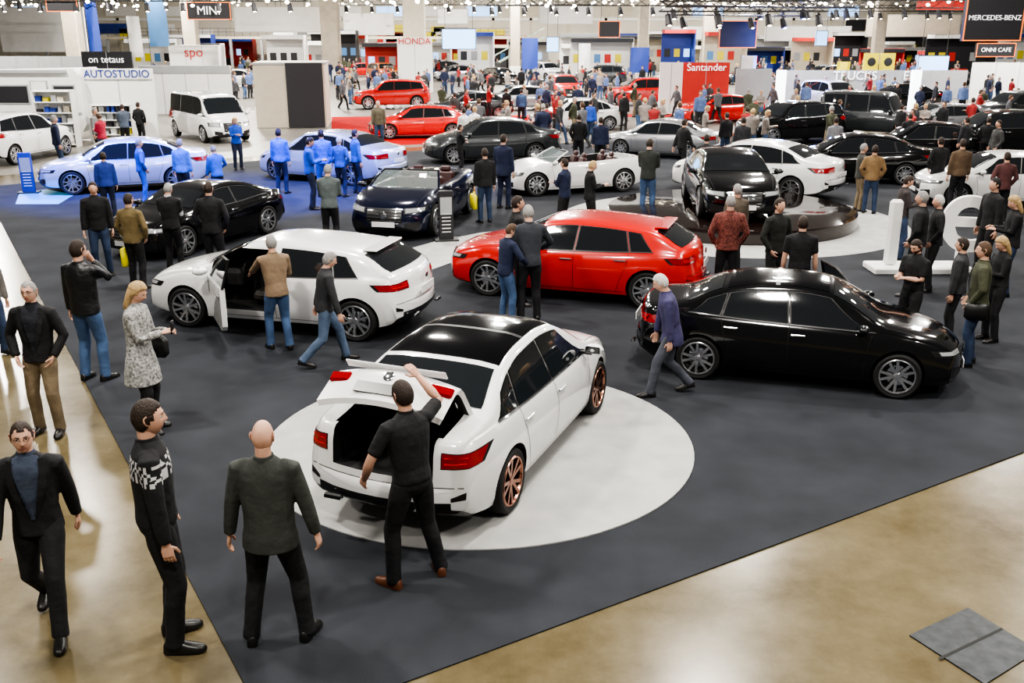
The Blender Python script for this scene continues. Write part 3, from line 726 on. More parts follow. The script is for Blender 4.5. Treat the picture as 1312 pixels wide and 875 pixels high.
    hl=[];pol=P.get('pole',(1,-.5,-.2))
    for sx,hd in zip((-1,1),P['h']):
        sh_=Vector((sx*.178*sw,cy(1.42+dz),1.405+dz)); hdv=Vector((hd[0],hd[1]+lean*.3,hd[2]+dz))
        el,wr=ik(sh_,hdv,.285,.255,Vector((sx*pol[0]*(1),pol[1],pol[2])))
        hl.append((sx,sh_,el,wr))
        inn=Vector((sx*.11*sw,cy(1.42+dz),1.425+dz))
        fac=.90 if female else 1
        if sleeve=='long': tube(tg,[inn,sh_,sh_.lerp(el,.5),el,el.lerp(wr,.5),wr-(wr-el).normalized()*.01],[.057*fac,.070*fac,.064*fac,.056*fac,.052*fac,.044*fac],'x',12)
        else: tube(tg,[inn,sh_,sh_.lerp(el,.5),sh_.lerp(el,.8)],[.055*fac,.066*fac,.062*fac,.058*fac],'x',12)
    v,f=remesh(tg,vox)
    A=np.array(v); mm=[]
    for q in f:
        c=A[list(q)].mean(axis=0); z=c[2]-dz; m='top'; y=c[1]-cy(c[2])
        if shirt and y>.03 and z>1.0 and abs(c[0])<.012+.105*max(0,(z-1.0)/.5)*1.0 and abs(c[0])<.09: m='shirt'
        if pat=='nordic' and 1.27<z<1.40:
            row=int((z-1.27)/.022); u_=int((c[0]*1.0+c[1]*1.0+5)*38)
            if (row in(0,5)) and u_%2==0 or row in(1,4) and u_%3==0 or row in(2,3) and (u_+row)%2==0: m='pattern'
        mm.append(m)
    g.add(v,f,mm)
    for sx,sh_,el,wr in hl:
        if sleeve in('short','vest'):
            m_='skin' if sleeve=='short' else 'shirt'
            tube(g,[sh_.lerp(el,.3),sh_.lerp(el,.7),el,el.lerp(wr,.35),wr],[.044,.045,.040,.042,.027] if sleeve=='short' else [.055,.054,.048,.046,.036],m_,12)
        d=(wr-el).normalized(); 
        n=Vector((-sx,.15,0)) if d.z<-.5 else (Vector((-sx*.5,0,-1)) if d.z<.5 else Vector((0,1,-.2)))
        cr_=d.cross((n-d*n.dot(d)).normalized())
        sd_=(1 if cr_.y>=0 else -1) if d.z<-.5 else (1 if cr_.x*(-sx)>=0 else -1)
        hand_geo(g,wr,d,n,1.,hi,.55 if pose!='reach' else .3,sd_)
    hc=Vector((0,cy(1.62+dz)*1.0+.015+ (0.03 if P.get('hp',0)<-15 else 0),1.632+dz-(.015 if P.get('hp',0)<-15 else 0)))
    tube(g,[(0,cy(1.45+dz)-.01,1.44+dz),(0,cy(1.5+dz)-.006,1.50+dz),(0,hc.y-.02,hc.z-.06)],[.058,.056,.055],'skin',12)
    if shirt or sleeve=='short': tube(g,[(0,cy(1.47+dz)-.006,1.475+dz),(0,cy(1.5+dz)-.006,1.52+dz)],[.070,.062],'shirt' if shirt else 'top',14,caps=0)
    else: tube(g,[(0,cy(1.47+dz)-.006,1.465+dz),(0,cy(1.5+dz)-.008,1.51+dz)],[.080,.068],'top',14,caps=0)
    M=Matrix.Translation(hc)@Matrix.Rotation(math.radians(-hy),4,'Z')@Matrix.Rotation(math.radians(P.get('hp',0)),4,'X')
    head_geo(g,M,hair,long,hi,beard,glasses)
    if shirt and hem<.9 and hi:
        for sx in(-1,1):
            vv=[];ff=[]
            for q in range(7):
                z=lerp(1.0,1.47,q/6); hw=min(.016+.21*(z-1.0),.088); wd_=.012+.04*math.sin(math.pi*min(1,q/6*1.1)*.8)
                yy=lerp(.128+belly*.8,.062,sst(1.22,1.50,z))+cy(z+dz)
                vv+=[(sx*hw,yy+.010,z+dz),(sx*(hw+wd_),yy+.004-.22*wd_,z+dz)]
            for q in range(6): ff.append((2*q,2*q+1,2*q+3,2*q+2))
            g.add(vv,ff,'top')
    if carry=='handbag':
        tube(g,[(-.10,.0,1.47+dz),(-.20,-.08,1.2+dz),(-.27,-.05,1.0+dz)],[.008]*3,'bag',6); tube(g,[(-.10,.0,1.47+dz),(-.20,.08,1.2+dz),(-.27,.08,1.0+dz)],[.008]*3,'bag',6)
        box(g,(-.30,.01,.90+dz),(.12,.36,.26),'bag',None,.05)
    if pose=='phone' and hi and sleeve=='long':
        c=hl[1][3]; box(g,(c.x-.05,c.y+.10,c.z+.05),(.075,.015,.15),'bag',None,.004)
    if carry=='yellowbag':
        c=hl[0][3]; tube(g,[(c.x-.02,c.y,c.z-.12),(c.x-.02,c.y,c.z-.2)],[.012,.05],'yellow',6); box(g,(c.x-.03,c.y,c.z-.36),(.10,.32,.36),'yellow',None,.03)
    if carry=='shoulderbag':
        tube(g,[(.12,.10,1.42+dz),(0,.15,1.2+dz),(-.18,.12,.95+dz)],[.009]*3,'bag',6); box(g,(-.23,.02,.83+dz),(.10,.30,.24),'bag',None,.04)
    return g
mat('yellow',(.75,.68,.02),.5,noise=.1,bump=.4,bscale=15); mat('bag',(.012,.012,.013),.4)
BLK=(.014,.014,.016);JEAN=(.065,.115,.22);DJEAN=(.03,.05,.10);NAVY=(.018,.025,.06);GRY=(.10,.10,.11);CHAR=(.035,.036,.04);TAN=(.30,.20,.11);KHK=(.20,.155,.10);BLUELIT=(.03,.10,.55);WHT=(.7,.7,.7);OLV=(.055,.06,.035)
def person(px,hy_,face,pose='stand',top=BLK,pants=BLK,hair=('dark','short'),foot=None,H=None,z=.013,topk='c',name=None,patc=(.5,.5,.5),shirtc=None,**kw):
    if foot: 
        F_=W(px if len(foot)<2 else foot[0],foot[-1],z)
        if H is None: H=max(1.58,min(1.95,hgt(F_,hy_)-z))
    else:
        H=H or random.choice((1.70,1.75,1.78,1.82)); p=W(px,hy_,H+z); F_=Vector((p.x,p.y,z))
    dist=F_.y; vox=.0105 if dist<10.5 else (.0155 if dist<14 else (.021 if dist<24 else .03))
    OCC.append((F_.x,F_.y,.3))
    g=person_geo(pose,top,pants,hair,vox=vox,shirt=shirtc,**kw)
    mats={'top':cloth(top,topk),'pants':cloth(pants),'shirt':cloth(shirtc or WHT),'pattern':cloth(patc)}
    fem=kw.get('female'); nm=name or (('walking_' if pose in('walk','bigstep','stoop') else 'standing_')+('woman' if fem else 'man'))
    o=obj(nm,g,mats,angle=60,loc=(F_.x,F_.y,z),rz=-math.radians(face)); k=H/1.75; o.scale=(k,k,k); return o
# --- foreground figures
person(60,527,165,'walk',BLK,BLK,('dark','receding'),foot=(70,795),shirtc=(.05,.065,.10),glasses=True,hy=-10)
person(228,513,72,'stand',BLK,BLK,('dark','short'),foot=(222,822),pat='nordic',hem=.90)
person(362,538,2,'wide',(.045,.05,.045),BLK,('grey','bald'),foot=(358,820),belly=.03,hem=.80)
person(520,490,-42,'lid',BLK,BLK,('dark','short'),foot=(532,742),sleeve='short',shoe='shoe_brown',hem=.92)
person(62,360,178,'pocket',BLK,KHK,('grey','receding'),foot=(66,553),shirtc=(.02,.022,.03),glasses=True)
person(113,308,15,'chin',BLK,JEAN,('dark','short'),foot=(122,487),topk='lea',belly=.02,hy=10)
person(183,360,95,'phone',(.30,.30,.29),BLK,('blonde','full'),foot=(192,550),female=True,hem=.58,long=True,topk='chk',carry='handbag')
person(-2,340,120,'stand',(.16,.15,.14),DJEAN,('brown','short'),foot=(-2,455))
person(354,302,-30,'reach',(.22,.155,.10),JEAN,('grey','short'),foot=(360,447))
person(424,317,70,'bigstep',CHAR,(.08,.115,.18),('grey','short'),foot=(420,466),hem=.88)
person(875,345,-90,'stoop',(.055,.05,.12),(.07,.075,.095),('white','short'),foot=(857,505),hem=.78)
person(662,302,60,'look',NAVY,JEAN,('brown','short'),foot=(648,413),hy=20)
person(688,288,-10,'look',(.04,.045,.055),BLK,('grey','short'),foot=(678,412),H=1.85)
person(672,276,80,'stand',BLK,BLK,('dark','short'),foot=(662,390),H=1.83)
# --- right group
person(937,250,5,'pocket',(.16,.05,.04),BLK,('grey','receding'),topk='chk',H=1.8); person(946,236,-20,'stand',(.10,.08,.06),BLK,('grey','short'),H=1.72)
person(999,254,150,'pocket',(.02,.022,.02),BLK,('dark','short')); person(1030,277,10,'stand',BLK,BLK,('dark','short'),sleeve='short',hem=.92,H=1.72)
person(1165,305,-120,'phone',BLK,BLK,('dark','short'),sleeve='short',hem=.92,beard=True,foot=(1160,444)); person(1245,310,-70,'pocket',OLV,DJEAN,('brown','short'),foot=(1240,467),carry='shoulderbag',hem=.82)
person(1277,305,-95,'phone',BLK,BLK,('blonde','full'),foot=(1268,436),female=True,long=True,hem=.9); person(1222,326,-60,'stand',CHAR,BLK,('dark','short'),foot=(1216,440))
person(1305,250,-80,'phone',BLK,DJEAN,('blonde','full'),female=True,long=True); person(1277,228,-100,'stand',BLK,BLK,('black','short'),H=1.85)
person(1184,245,-60,'pocket',BLK,BLK,('grey','short')); person(1205,250,-80,'pocket',BLK,BLK,('white','short'),H=1.7); person(1162,224,100,'phone',(.05,.04,.04),DJEAN,('dark','short'))
# --- middle
person(838,177,20,'phone',(.035,.04,.035),JEAN,('dark','short'),foot=(828,278)); person(724,203,-60,'cross',NAVY,BLK); person(757,205,80,'phone',BLK,BLK,('blonde','short'),female=True)
person(642,172,30,'stand',NAVY,NAVY,('dark','short'),foot=(645,267),hem=.78); person(611,190,-20,'stand',BLK,DJEAN,carry='yellowbag',foot=(622,285)); person(588,166,80,'cross',BLK,BLK,foot=(590,224))
person(419,210,0,'phone',(.10,.12,.12),BLK,('grey','short')); person(402,175,80,'phone',BLUELIT,NAVY,('dark','short'),foot=(400,268)); person(418,166,-10,'stand',BLUELIT,BLUELIT,foot=(416,252))  # blue clothes here have the blue spotlight put into their colour
person(440,175,20,'pocket',(.05,.10,.35),NAVY,('white','short'),foot=(438,252)); person(456,166,60,'stand',(.05,.12,.4),NAVY,foot=(458,248)); person(360,165,10,'stand',BLUELIT,NAVY,foot=(362,248))  # blue light of the spots painted into these blue tops too
person(182,178,60,'pocket',BLUELIT,BLUELIT,('grey','short'),foot=(186,260)); person(240,178,10,'stand',(.08,.2,.7),NAVY,('grey','short'),foot=(238,262)); person(142,195,-20,'stand',(.03,.06,.3),NAVY,foot=(142,280)); person(300,150,150,'phone',BLUELIT,NAVY,('blonde','full'),female=True,long=True); person(285,190,-40,'look',(.04,.12,.6),NAVY,('grey','short'),foot=(282,264),name='standing_man')  # clothes coloured blue for the spotlight falling on them
person(118,233,160,'stand',BLK,DJEAN,('dark','short')); person(163,248,15,'pocket',(.16,.12,.055),BLK,('dark','short'),carry='yellowbag')
person(213,234,5,'phone',BLK,BLK,('grey','short'),sleeve='vest',shirtc=(.6,.62,.65)); person(266,233,5,'pocket',BLK,BLK,('dark','short'),sleeve='vest',shirtc=(.02,.02,.03))
person(68,148,60,'stand',NAVY,DJEAN,('grey','short')); person(127,145,-60,'phone',(.4,.03,.06),DJEAN,('brown','full'),female=True); person(156,133,-30,'phone',(.08,.1,.14),BLK); person(176,131,20,'pocket',BLK,BLK); person(120,138,100,'stand',(.2,.2,.2),BLK,('grey','short'))
person(1107,184,90,'stand',(.06,.06,.055),KHK,('grey','short')); person(1122,186,20,'pocket',(.22,.14,.07),DJEAN); person(1207,176,-10,'pocket',BLK,BLK); person(1167,145,0,'stand',BLK,BLK)
person(876,150,60,'walk',BLK,BLK); person(932,144,-20,'stand',BLK,DJEAN); person(906,172,10,'pocket',CHAR,BLK); person(757,128,40,'stand',(.03,.08,.4),DJEAN); person(770,150,10,'stand',NAVY,BLK)
person(608,136,40,'stand',WHT,DJEAN,('blonde','short')); person(484,129,170,'stand',(.12,.10,.07),DJEAN,('grey','short')); person(594,138,-30,'stand',WHT,BLK,female=True); person(668,114,0,'stand',(.05,.1,.2),BLK); person(649,112,40,'stand',BLK,BLK); person(742,146,0,'pocket',BLK,BLK); person(690,120,80,'walk',(.15,.12,.1),DJEAN)
person(800,118,40,'stand',BLK,BLK); person(953,150,10,'stand',CHAR,BLK); person(1268,150,30,'pocket',BLK,BLK); person(1240,150,-30,'stand',CHAR,BLK); person(1292,195,0,'pocket',(.1,.04,.04),BLK); person(1072,150,0,'stand',(.2,.2,.22),BLK);person(1235,178,0,'stand',(.12,.08,.05),BLK)
# ================================================================== HALL
mat('wall_paint',(.60,.56,.48),.8,noise=.12,nscale=.25); mat('panel_white',(.78,.78,.76),.6,noise=.03,nscale=2); mat('panel_grey',(.35,.36,.37),.6,noise=.05,nscale=2); mat('panel_beige',(.55,.50,.40),.6,noise=.06,nscale=2); mat('panel_dark',(.03,.03,.035),.5); mat('panel_red',(.55,.04,.03),.5,noise=.05,nscale=2)
mat('panel_blue',(.03,.06,.30),.5); mat('panel_yellow',(.7,.6,.03),.5); mat('concrete_col',(.46,.41,.33),.8,noise=.1,nscale=2); mat('truss_metal',(.10,.10,.10),.45,.7); mat('screen',(.35,.6,1.),.4,emit=1.2); mat('lampglow',(1.,.88,.66),.4,emit=14.); mat('neon_white',(.9,.95,1.),.4,emit=2.5); mat('sign_orange',(.9,.22,.04),.5,emit=.8); mat('sign_white',(.9,.9,.9),.5,emit=.6); mat('paper_blue',(.10,.25,.5),.6); mat('steel_green',(.35,.45,.38),.6)
g=G(); box(g,(0,0,6),(190,.4,12),'wall_paint'); 
for i in range(38): box(g,(-92.5+i*5,-.25,6),(.35,.12,12),'panel_beige')
for z in(5.9,8.4): box(g,(0,-.26,z),(190,.1,.3),'panel_white')
for i in range(30): box(g,(-88+i*6,-.28,6.9),(4,.1,1.2),random.choice(['panel_white','panel_grey','panel_white','panel_beige','screen']))
for i in range(40): box(g,(random.uniform(-75,75),-.3,random.uniform(2.5,5.2)),(random.uniform(1.5,5),.1,random.uniform(.6,1.6)),random.choice(['panel_white','panel_red','panel_blue','panel_grey','panel_white','panel_yellow','panel_dark']))
obj('wall_back',g,smooth=False,loc=(0,136,0))
for s,nm in((-1,'wall_left'),(1,'wall_right')):
    g=G(); box(g,(0,65,6),(.4,142,12),'wall_paint'); obj(nm,g,smooth=False,loc=(s*94,0,0))
def column(px,py,w,h=12,m='concrete_col'):
    p=W(px,py); g=G(); box(g,(0,0,h/2),(w,w,h),m,None,.06); box(g,(0,0,.5),(w+.12,w+.12,1.0),'panel_white',None,.04); obj('hall_column',g,loc=(p.x,p.y,0),smooth=False); OCC.append((p.x,p.y,w))
column(103,112,1.2); column(427,102,1.6); column(533,104,1.9,m='panel_beige'); column(822,100,1.0); column(905,98,1.2); column(1120,101,1.0); column(250,98,1.3); column(660,98,1.0)
def text(s,size,m,parent,loc,rot=(math.pi/2,0,0),ext=.01,name='lettering',align='CENTER',bev=0):
    c=bpy.data.curves.new(name,'FONT'); c.body=s; c.size=size; c.extrude=ext; c.align_x=align; c.align_y='CENTER'; c.materials.append(MC[m]); c.offset=bev
    o=bpy.data.objects.new(name,c); COL.objects.link(o); o.parent=parent; o.location=loc; o.rotation_euler=rot; return o
def panel(name,px0,px1,py,topy,m,th=.15,txt=None,tm='sign_white',ts=.5,cap=None,tz=.8):
    a=W(px0,py);b=W(px1,py); h=hgt(a,topy); w=(b-a).length; g=G(); box(g,(0,0,h/2),(w,th,h),m)
    if cap: box(g,(0,-th/2-.03,h-.2),(w,.06,.4),cap)
    n=max(2,int(w/1.2))
    for i in range(1,n): box(g,(-w/2+w*i/n,-th/2-.006,h/2),(.03,.012,h-.02),'panel_grey')
    for i in range(int(w)+1): OCC.append((a.x+i,a.y,.5))
    o=obj(name,g,smooth=False,loc=((a.x+b.x)/2,a.y,0))
    if txt: text(txt,ts,tm,o,(0,-th/2-.08,h*tz))
    return o,w,h
# white caravan at the far left
a=W(-50,184); b=W(112,184); L_=(b-a).length; g=G(); M0=None
pr=[(-L_/2,.55),(-L_/2+.05,2.2),(-L_/2+.5,2.85),(L_/2-.25,2.95),(L_/2,2.6),(L_/2,.75),(L_/2-.2,.45),(-L_/2+.3,.42)]
n_=len(pr); v=[(x,y,z) for y in(-1.15,1.15) for x,z in pr]
g.add(v,[tuple(range(n_-1,-1,-1)),tuple(range(n_,2*n_))]+[(i,(i+1)%n_,n_+(i+1)%n_,n_+i) for i in range(n_)],'panel_white')
for x,w_ in((-L_*.33,1.2),(-L_*.05,1.3),(L_*.36,.8)): box(g,(x,-1.17,1.95),(w_,.04,.65),'panel_dark',None,.015); box(g,(x,-1.165,1.95),(w_+.12,.02,.77),'panel_grey',None,.008)
box(g,(L_*.17,-1.17,1.55),(.72,.04,1.9),'panel_grey',None,.015); box(g,(L_*.17,-1.2,1.6),(.6,.03,1.7),'panel_white'); box(g,(L_*.17,-1.5,.25),(.7,.5,.06),'panel_dark')
box(g,(0,-1.165,1.2),(L_*.95,.02,.08),'panel_grey'); box(g,(0,-1.2,2.85),(L_*.8,.12,.12),'panel_grey')
for x in(-.5,.5): lathe_y(g,[(0,-.12),(.2,-.12),(.33,-.1),(.34,.1),(0,.1)],'tyre',20,Matrix.Translation((x,-1.0,.345)))
obj('caravan',g,angle=30,loc=((a.x+b.x)/2,a.y+1.3,0)); 
for i in range(int(L_)): OCC.append((a.x+i,a.y+1.3,1.3))
panel('shop_stand_wall',118,205,182,88,'panel_white',txt='AUTOSTUDIO',tm='panel_blue',ts=.42,tz=.93,cap='panel_white')
def shelf(px,py,w,h,m='panel_white',items=True):
    p=W(px,py); g=G()
    box(g,(0,.22,h/2),(w,.03,h),m)
    for sx in(-1,1): box(g,(sx*w/2,0,h/2),(.05,.45,h),m)
    for i in range(6):
        z=.1+i*(h-.15)/5; box(g,(0,0,z),(w,.45,.03),m)
        if items and i<5:
            x=-w/2+.12
            while x<w/2-.12:
                ww=random.uniform(.1,.25);hh=random.uniform(.12,.3); box(g,(x,random.uniform(-.08,.05),z+.015+hh/2),(ww,.2,hh),random.choice(['panel_dark','panel_blue','panel_grey','panel_grey','panel_yellow','panel_white','panel_beige','panel_dark'])); x+=ww+random.uniform(.04,.15)
    obj('display_shelf',g,smooth=False,loc=(p.x,p.y,0))
shelf(78,188,1.5,2.2); shelf(150,184.5,1.6,1.6)
panel('fascia_sign_wall',115,178,150,66,'panel_dark',txt='on tetaus',ts=.5,tz=.88); 
panel('partition_wall',185,300,146,84,'panel_white',cap='panel_grey'); panel('partition_wall',0,115,130,72,'panel_grey'); panel('partition_wall',222,285,118,58,'panel_white',txt='spo',tm='panel_red',ts=1.0,tz=.85)
a=W(345,164); g=G(); hh=hgt(a,80); box(g,(.6,1.6,hh/2),(3.3,3.2,hh),'panel_beige',None,.02); box(g,(1.3,-.03,hh/2),(1.7,.1,hh-.05),'panel_dark'); box(g,(.6,1.6,hh-.06),(3.4,3.3,.1),'panel_grey'); obj('kiosk_cabin',g,smooth=False,loc=(a.x+.5,a.y,0),rz=.12); OCC.append((a.x+1,a.y+1.6,2.5))
panel('banner_wall',511,555,118,48,'panel_white',txt='HONDA',tm='panel_red',ts=.65,tz=.93)
panel('sponsor_wall',872,931,144,80,'panel_red',txt='Santander',ts=.55,tz=.9); panel('sponsor_wall',843,872,144,80,'panel_white')
panel('partition_wall',940,985,142,88,'panel_grey'); panel('partition_wall',1005,1235,126,90,'panel_grey',txt='TRUCKS        ERS',ts=.8,tz=.8); panel('partition_wall',1240,1330,128,80,'panel_white')
def flag(px,py,topy,w,m,m2=None):
    p=W(px,py); h=hgt(p,topy); g=G(); tube(g,[(0,0,0),(0,0,h)],[.03,.02],'truss_metal',6); v=[];f=[]
    for i in range(9):
        for j in range(5): v.append((.04+w*j/4,.12*math.sin(j*1.4+i*.35),h-.05-(h*.62)*i/8))
    for i in range(8):
        for j in range(4): f.append((i*5+j,i*5+j+1,i*5+j+6,i*5+j+5))
    g.add(v,f,m); lathe_y(g,[(.0,0),(.3,0),(.3,.04),(0,.04)],'truss_metal',16,Matrix.Rotation(math.pi/2,4,'X')); obj('flag_banner',g,loc=(p.x,p.y,0)); OCC.append((p.x+.5,p.y,.8))
flag(668,112,48,1.3,'panel_blue'); flag(806,112,60,1.5,'panel_blue'); flag(196,100,-10,1.9,'paper_blue'); flag(120,110,-10,1.0,'panel_blue'); flag(945,138,70,.9,'panel_white'); flag(1068,124,78,.9,'panel_yellow'); flag(170,104,20,1.2,'panel_white'); flag(740,108,55,1.0,'panel_white')
for px in(997,1168): 
    p=W(px,148); g=G(); box(g,(0,0,1.2),(.5,.3,2.4),'neon_white',None,.03); box(g,(0,0,.03),(.8,.6,.06),'panel_grey'); obj('light_column',g,loc=(p.x,p.y,0),smooth=False)
for px,py,tp in((1111,122,68),(1132,122,68)):
    p=W(px,py); h=hgt(p,tp); g=G(); box(g,(0,0,h-.6),(1.0,.3,1.2),'panel_yellow'); tube(g,[(0,0,0),(0,0,h-1)],[.06,.06],'truss_metal',6); ellip(g,(0,-.17,h-.6),(.3,.03,.3),'panel_dark'); obj('pylon_sign',g,loc=(p.x,p.y,0),smooth=False)
def hsign(px0,px1,py0,py1,dist,m='panel_dark',txt='',ts=.5,tm='sign_white',frame='sign_orange'):
    cx=(px0+px1)/2; 
    v=-(((py0+py1)/2)-437.5)/FPX; z=CH+dist*(v*cT-sT)/(cT+v*sT); dep=dist*cT-(z-CH)*sT; x=(cx-656)/FPX*dep; w=(px1-px0)/FPX*dep; h=(py1-py0)/FPX*dep*1.05
    g=G(); box(g,(0,0,0),(w,.25,h),m)
    for zz in(-h/2,h/2): box(g,(0,-.13,zz*.97),(w,.03,.05),frame)
    for sx in(-1,1): box(g,(sx*w/2*.98,-.13,0),(.05,.03,h*.96),frame); tube(g,[(sx*w*.4,0,h/2),(sx*w*.4,0,11-z)],[.02,.02],'truss_metal',5)
    o=obj('hanging_sign',g,smooth=False,loc=(x,dist,z))
    if txt: text(txt,ts,tm,o,(0,-.17,0))
hsign(1235,1310,-4,50,44,txt='MERCEDES-BENZ',ts=.30); hsign(240,296,4,24,80,txt='MINI',ts=.9); hsign(921,969,28,60,62.5); hsign(767,794,28,47,75,m='panel_dark'); hsign(60,100,0,14,70); hsign(1250,1300,56,72,70,txt='ONNI CAFE',ts=.4)
hsign(0,110,12,64,97,m='panel_white',frame='panel_white'); hsign(300,412,10,40,97,m='panel_white',frame='panel_beige'); hsign(1175,1235,0,12,90,m='panel_red',frame='panel_red'); hsign(560,600,12,30,110,m='panel_white',frame='panel_grey'); hsign(860,930,34,50,110,m='panel_white',frame='panel_grey'); hsign(980,1090,34,52,112,m='panel_white',frame='panel_grey'); hsign(1110,1230,20,46,105,m='panel_beige',frame='panel_grey'); hsign(440,505,18,44,112,m='panel_white',frame='panel_beige'); hsign(690,760,8,30,115,m='panel_white',frame='panel_beige')
for a in((566,610,38,62,88),(700,716,48,66,90),(1175,1215,72,94,82),(1045,1060,40,58,95)): hsign(*a,m='screen',frame='panel_dark')
def truss(x0,x1,y,z,s=.5,ang=0):
    g=G(); L=x1-x0; c=[(-s/2,-s/2),(s/2,-s/2),(s/2,s/2),(-s/2,s/2)]
    for a,b in c: tube(g,[(0,a,b),(L,a,b)],[.04,.04],'truss_metal',5)
    n=int(L/.8)
    for i in range(n):
        xa,xb=L*i/n,L*(i+1)/n
        for k in range(4):
            p,q=c[k],c[(k+1)%4]
            if i%2: p,q=q,p
            tube(g,[(xa,*p),(xb,*q)],[.02,.02],'truss_metal',4)
    for i in range(0,n,3):
        x=L*(i+.5)/n; tube(g,[(x,0,-s/2),(x,0,-s/2-.2)],[.03,.03],'truss_metal',4); tube(g,[(x,0,-s/2-.15),(x+.08,-.15,-s/2-.65)],[.14,.20],'panel_dark',8); ellip(g,(x+.08,-.17,-s/2-.68),(.12,.12,.05),'lampglow',8,4)
    for xx in(.5,L-.5): tube(g,[(xx,0,s/2),(xx,0,11.5-z)],[.02,.02],'truss_metal',4)
    obj('lighting_truss',g,loc=(x0,y,z),rz=ang)
truss(7.5,16,52,5.6); truss(9,20,60,6.0); truss(-2,16,78,6.5); truss(20,44,72,6.2); truss(-48,-20,84,7.0); truss(-16,8,96,7.0); truss(24,44,92,6.4,ang=.2); truss(9,18,56,5.5,ang=.5); truss(-40,-14,70,6.6)
g=G()
for row,(y,z) in enumerate(((66,6.3),(75,6.5),(88,7.1),(100,7.4),(108,7.0),(116,7.9),(125,7.4))):
    x=-y*.56
    while x<y*.56:
        if random.random()<.8:
            zz=z+random.uniform(-.35,.25); ellip(g,(x,y+random.uniform(-1.5,1.5),zz),(.15,.15,.11),'lampglow',6,4); tube(g,[(x,y,zz+.1),(x,y,zz+.9)],[.03,.03],'truss_metal',4)
        x+=random.uniform(.9,2.4)
obj('pendant_lamps',g)
p=W(612,96); OCC.append((p.x+3,p.y,4))
cols=['panel_white','panel_grey','panel_beige','panel_red','panel_dark','panel_blue','panel_white','panel_white','panel_dark']
for i in range(120):
    px=random.uniform(200,1330); py=random.choice((84,87,90,93,97,101)); p=W(px,py); w=random.uniform(2.5,6.5); h=random.uniform(2.4,4.6)
    if not free(p.x,p.y-.5,w/2+.3): continue
    OCC.append((p.x,p.y-.8,w/2)); m=random.choice(cols); g=G()
    box(g,(0,0,h/2),(w,.15,h),m); box(g,(0,-.9,h-.2),(w,1.9,.35),random.choice(cols)); box(g,(w/2,-.9,h/2),(.12,1.8,h),m); box(g,(random.uniform(-.6,.6),-1.6,.5),(1.4,.5,1.0),random.choice(cols),None,.03)
    for j in range(int(w)): box(g,(-w/2+.6+j,-.1,h*.5),(.6,.03,.8),random.choice(['screen','panel_red','panel_grey','panel_yellow','paper_blue','panel_dark']))
    obj('exhibition_booth',g,smooth=False,loc=(p.x,p.y,0))
g=G(); box(g,(0,0,3.6),(60,4,.3),'panel_beige'); 
for i in range(16): box(g,(-29+i*3.9,-1.8,1.8),(.3,.3,3.6),'panel_grey')
for i in range(61): box(g,(-30+i,-1.95,4.25),(.04,.04,1.0),'truss_metal')
for z in(4.3,4.75): box(g,(0,-1.95,z),(60,.05,.05),'truss_metal')
obj('gallery_balcony',g,smooth=False,loc=(-30,130,0))
g=G()
for i in range(22): box(g,(i*.32,0,.1+i*.17),(.34,2.2,.06),'steel_green')
for sy in(-1,1): tube(g,[(0,sy*1.1,1.0),(7,sy*1.1,4.7)],[.06,.06],'steel_green',5); tube(g,[(0,sy*1.1,.1),(7,sy*1.1,3.8)],[.1,.1],'steel_green',5)
p=W(612,96); obj('steel_staircase',g,smooth=False,loc=(p.x,p.y,0))
crowd=[]
for i in range(9):
    tp=[BLK,NAVY,GRY,(.25,.22,.2),(.3,.03,.03),OLV,(.1,.15,.3),CHAR,(.05,.05,.05)][i]; pn=[BLK,DJEAN,BLK,JEAN,BLK,KHK,BLK,DJEAN,JEAN][i]
    g=person_geo(['stand','pocket','walk','phone','cross','behind','stand','walk','pocket'][i],tp,pn,[('dark','short'),('grey','short'),('brown','full'),('blonde','full')][i%4],vox=.035)
    crowd.append(mesh_of('visitor',g,{'top':cloth(tp),'pants':cloth(pn),'shirt':cloth(WHT),'pattern':cloth(WHT)},60))
def visitor(px,py):
    p=W(px,py,.014)
    if not free(p.x,p.y,.25): return
    OCC.append((p.x,p.y,.25)); o=bpy.data.objects.new('visitor',random.choice(crowd)); COL.objects.link(o); o.location=p; o.rotation_euler=(0,0,random.uniform(0,6.28)); s=random.uniform(.92,1.06); o.scale=(s,s,s)
for q in [(440,140),(570,120),(580,122),(606,128),(535,118),(720,160),(735,150),(868,140),(812,150),(1020,140),(1030,150),(1085,150),(1210,150),(1230,150),(1195,146),(1250,165),(985,128),(700,155),(640,150),(630,128),(690,130),(1145,150),(900,130),(790,128),(776,126),(1270,228),(1180,196),(1060,200),(960,205),(860,225),(700,190),(640,200)]: visitor(*q)
for i in range(85): visitor(random.uniform(560,1312),random.uniform(146,205))
for i in range(520): visitor(random.uniform(195,1312),random.choice((92,94,97,100,103,106,110,115,120,126,134))+random.uniform(-2,2))
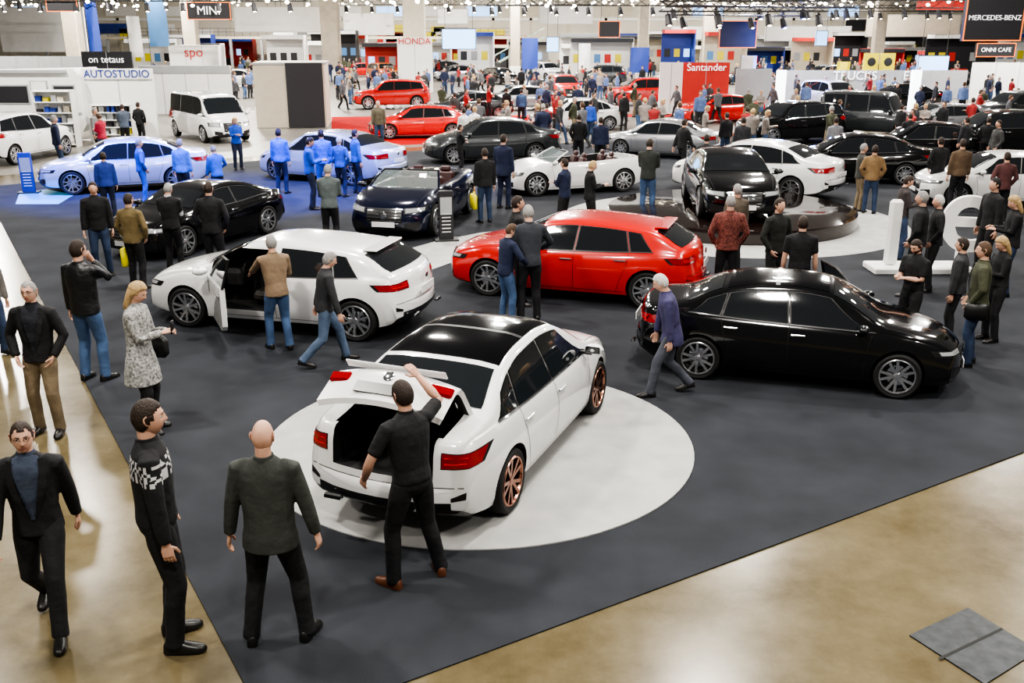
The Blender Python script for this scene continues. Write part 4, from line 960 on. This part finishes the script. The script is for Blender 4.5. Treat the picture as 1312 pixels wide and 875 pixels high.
# letters, plinth, totems
p0=W(1122,354);p1=W(1250,354); pr_=W(1241,354); cx_=(p0.x+p1.x)/2
g=G(); box(g,(0,0,.06),((p1-p0).length,.7,.12),'panel_white',None,.02); box(g,(-.55,0,.75),(.24,.16,1.25),'panel_white',None,.05); box(g,(pr_.x-cx_,0,.36),(.22,.16,.5),'panel_white',None,.03)
o=obj('letter_plinth',g,smooth=False,loc=(cx_,p0.y+.4,.012)); text('e',2.2,'panel_white',o,(pr_.x-cx_+.02,0,1.08),rot=(math.pi/2,0,-.25),ext=.08,name='letter',bev=.02)
def totem(px,py,topy,w,m):
    p=W(px,py,.013); h=hgt(p,topy); g=G(); box(g,(0,0,h/2),(w,.08,h),m,None,.015); box(g,(0,0,.02),(w+.2,.35,.04),'truss_metal'); box(g,(0,-.045,h*.7),(w*.8,.01,h*.35),'panel_grey'); 
    for i in range(6): box(g,(0,-.045,h*.18+i*.08),(w*.6,.01,.02),'panel_white')
    obj('info_totem',g,smooth=False,loc=(p.x,p.y,.013),rz=.2)
totem(572,308,245,.32,'panel_dark'); totem(38,247,196,.35,'panel_blue')
# ================================================================== LIGHT
wd=bpy.data.worlds.new("hall_air"); scene.world=wd; wd.use_nodes=True; wd.node_tree.nodes["Background"].inputs[0].default_value=(1.,.95,.88,1); wd.node_tree.nodes["Background"].inputs[1].default_value=.15
def area(x,y,z,s,e,col=(1,.95,.88)):
    l=bpy.data.lights.new('hall_lamp','AREA'); l.size=s; l.energy=e; l.color=col; o=bpy.data.objects.new('hall_lamp',l); COL.objects.link(o); o.location=(x,y,z)
for iy,y in enumerate((1,9,17,26,36,48,62,78,98,120)):
    n=3 if y<12 else (4 if y<30 else 5); sp=8 if y<20 else (10 if y<40 else 17)
    for i in range(n):
        x=(i-(n-1)/2)*sp+(iy%2)*2; area(x,y,9.5 if y<60 else 11,.7,(640 if y<30 else 1400) if y<60 else 4200)
for (px,py) in((70,245),(150,255),(230,240),(300,262),(345,238),(430,250),(500,250)):
    p=W(px,py); l=bpy.data.lights.new('blue_spotlight','SPOT'); l.energy=6500; l.color=(.03,.12,1.); l.spot_size=math.radians(46); l.spot_blend=.7; l.shadow_soft_size=.15; o=bpy.data.objects.new('blue_spotlight',l); COL.objects.link(o); o.location=(p.x,p.y-2.5,8)
    o.rotation_euler=(math.radians(17),0,0)
p=W(1000,135); l=bpy.data.lights.new('blue_spotlight','POINT'); l.energy=1500; l.color=(.1,.2,1.); l.shadow_soft_size=.3; o=bpy.data.objects.new('blue_spotlight',l); COL.objects.link(o); o.location=(p.x,p.y-2,3.5)
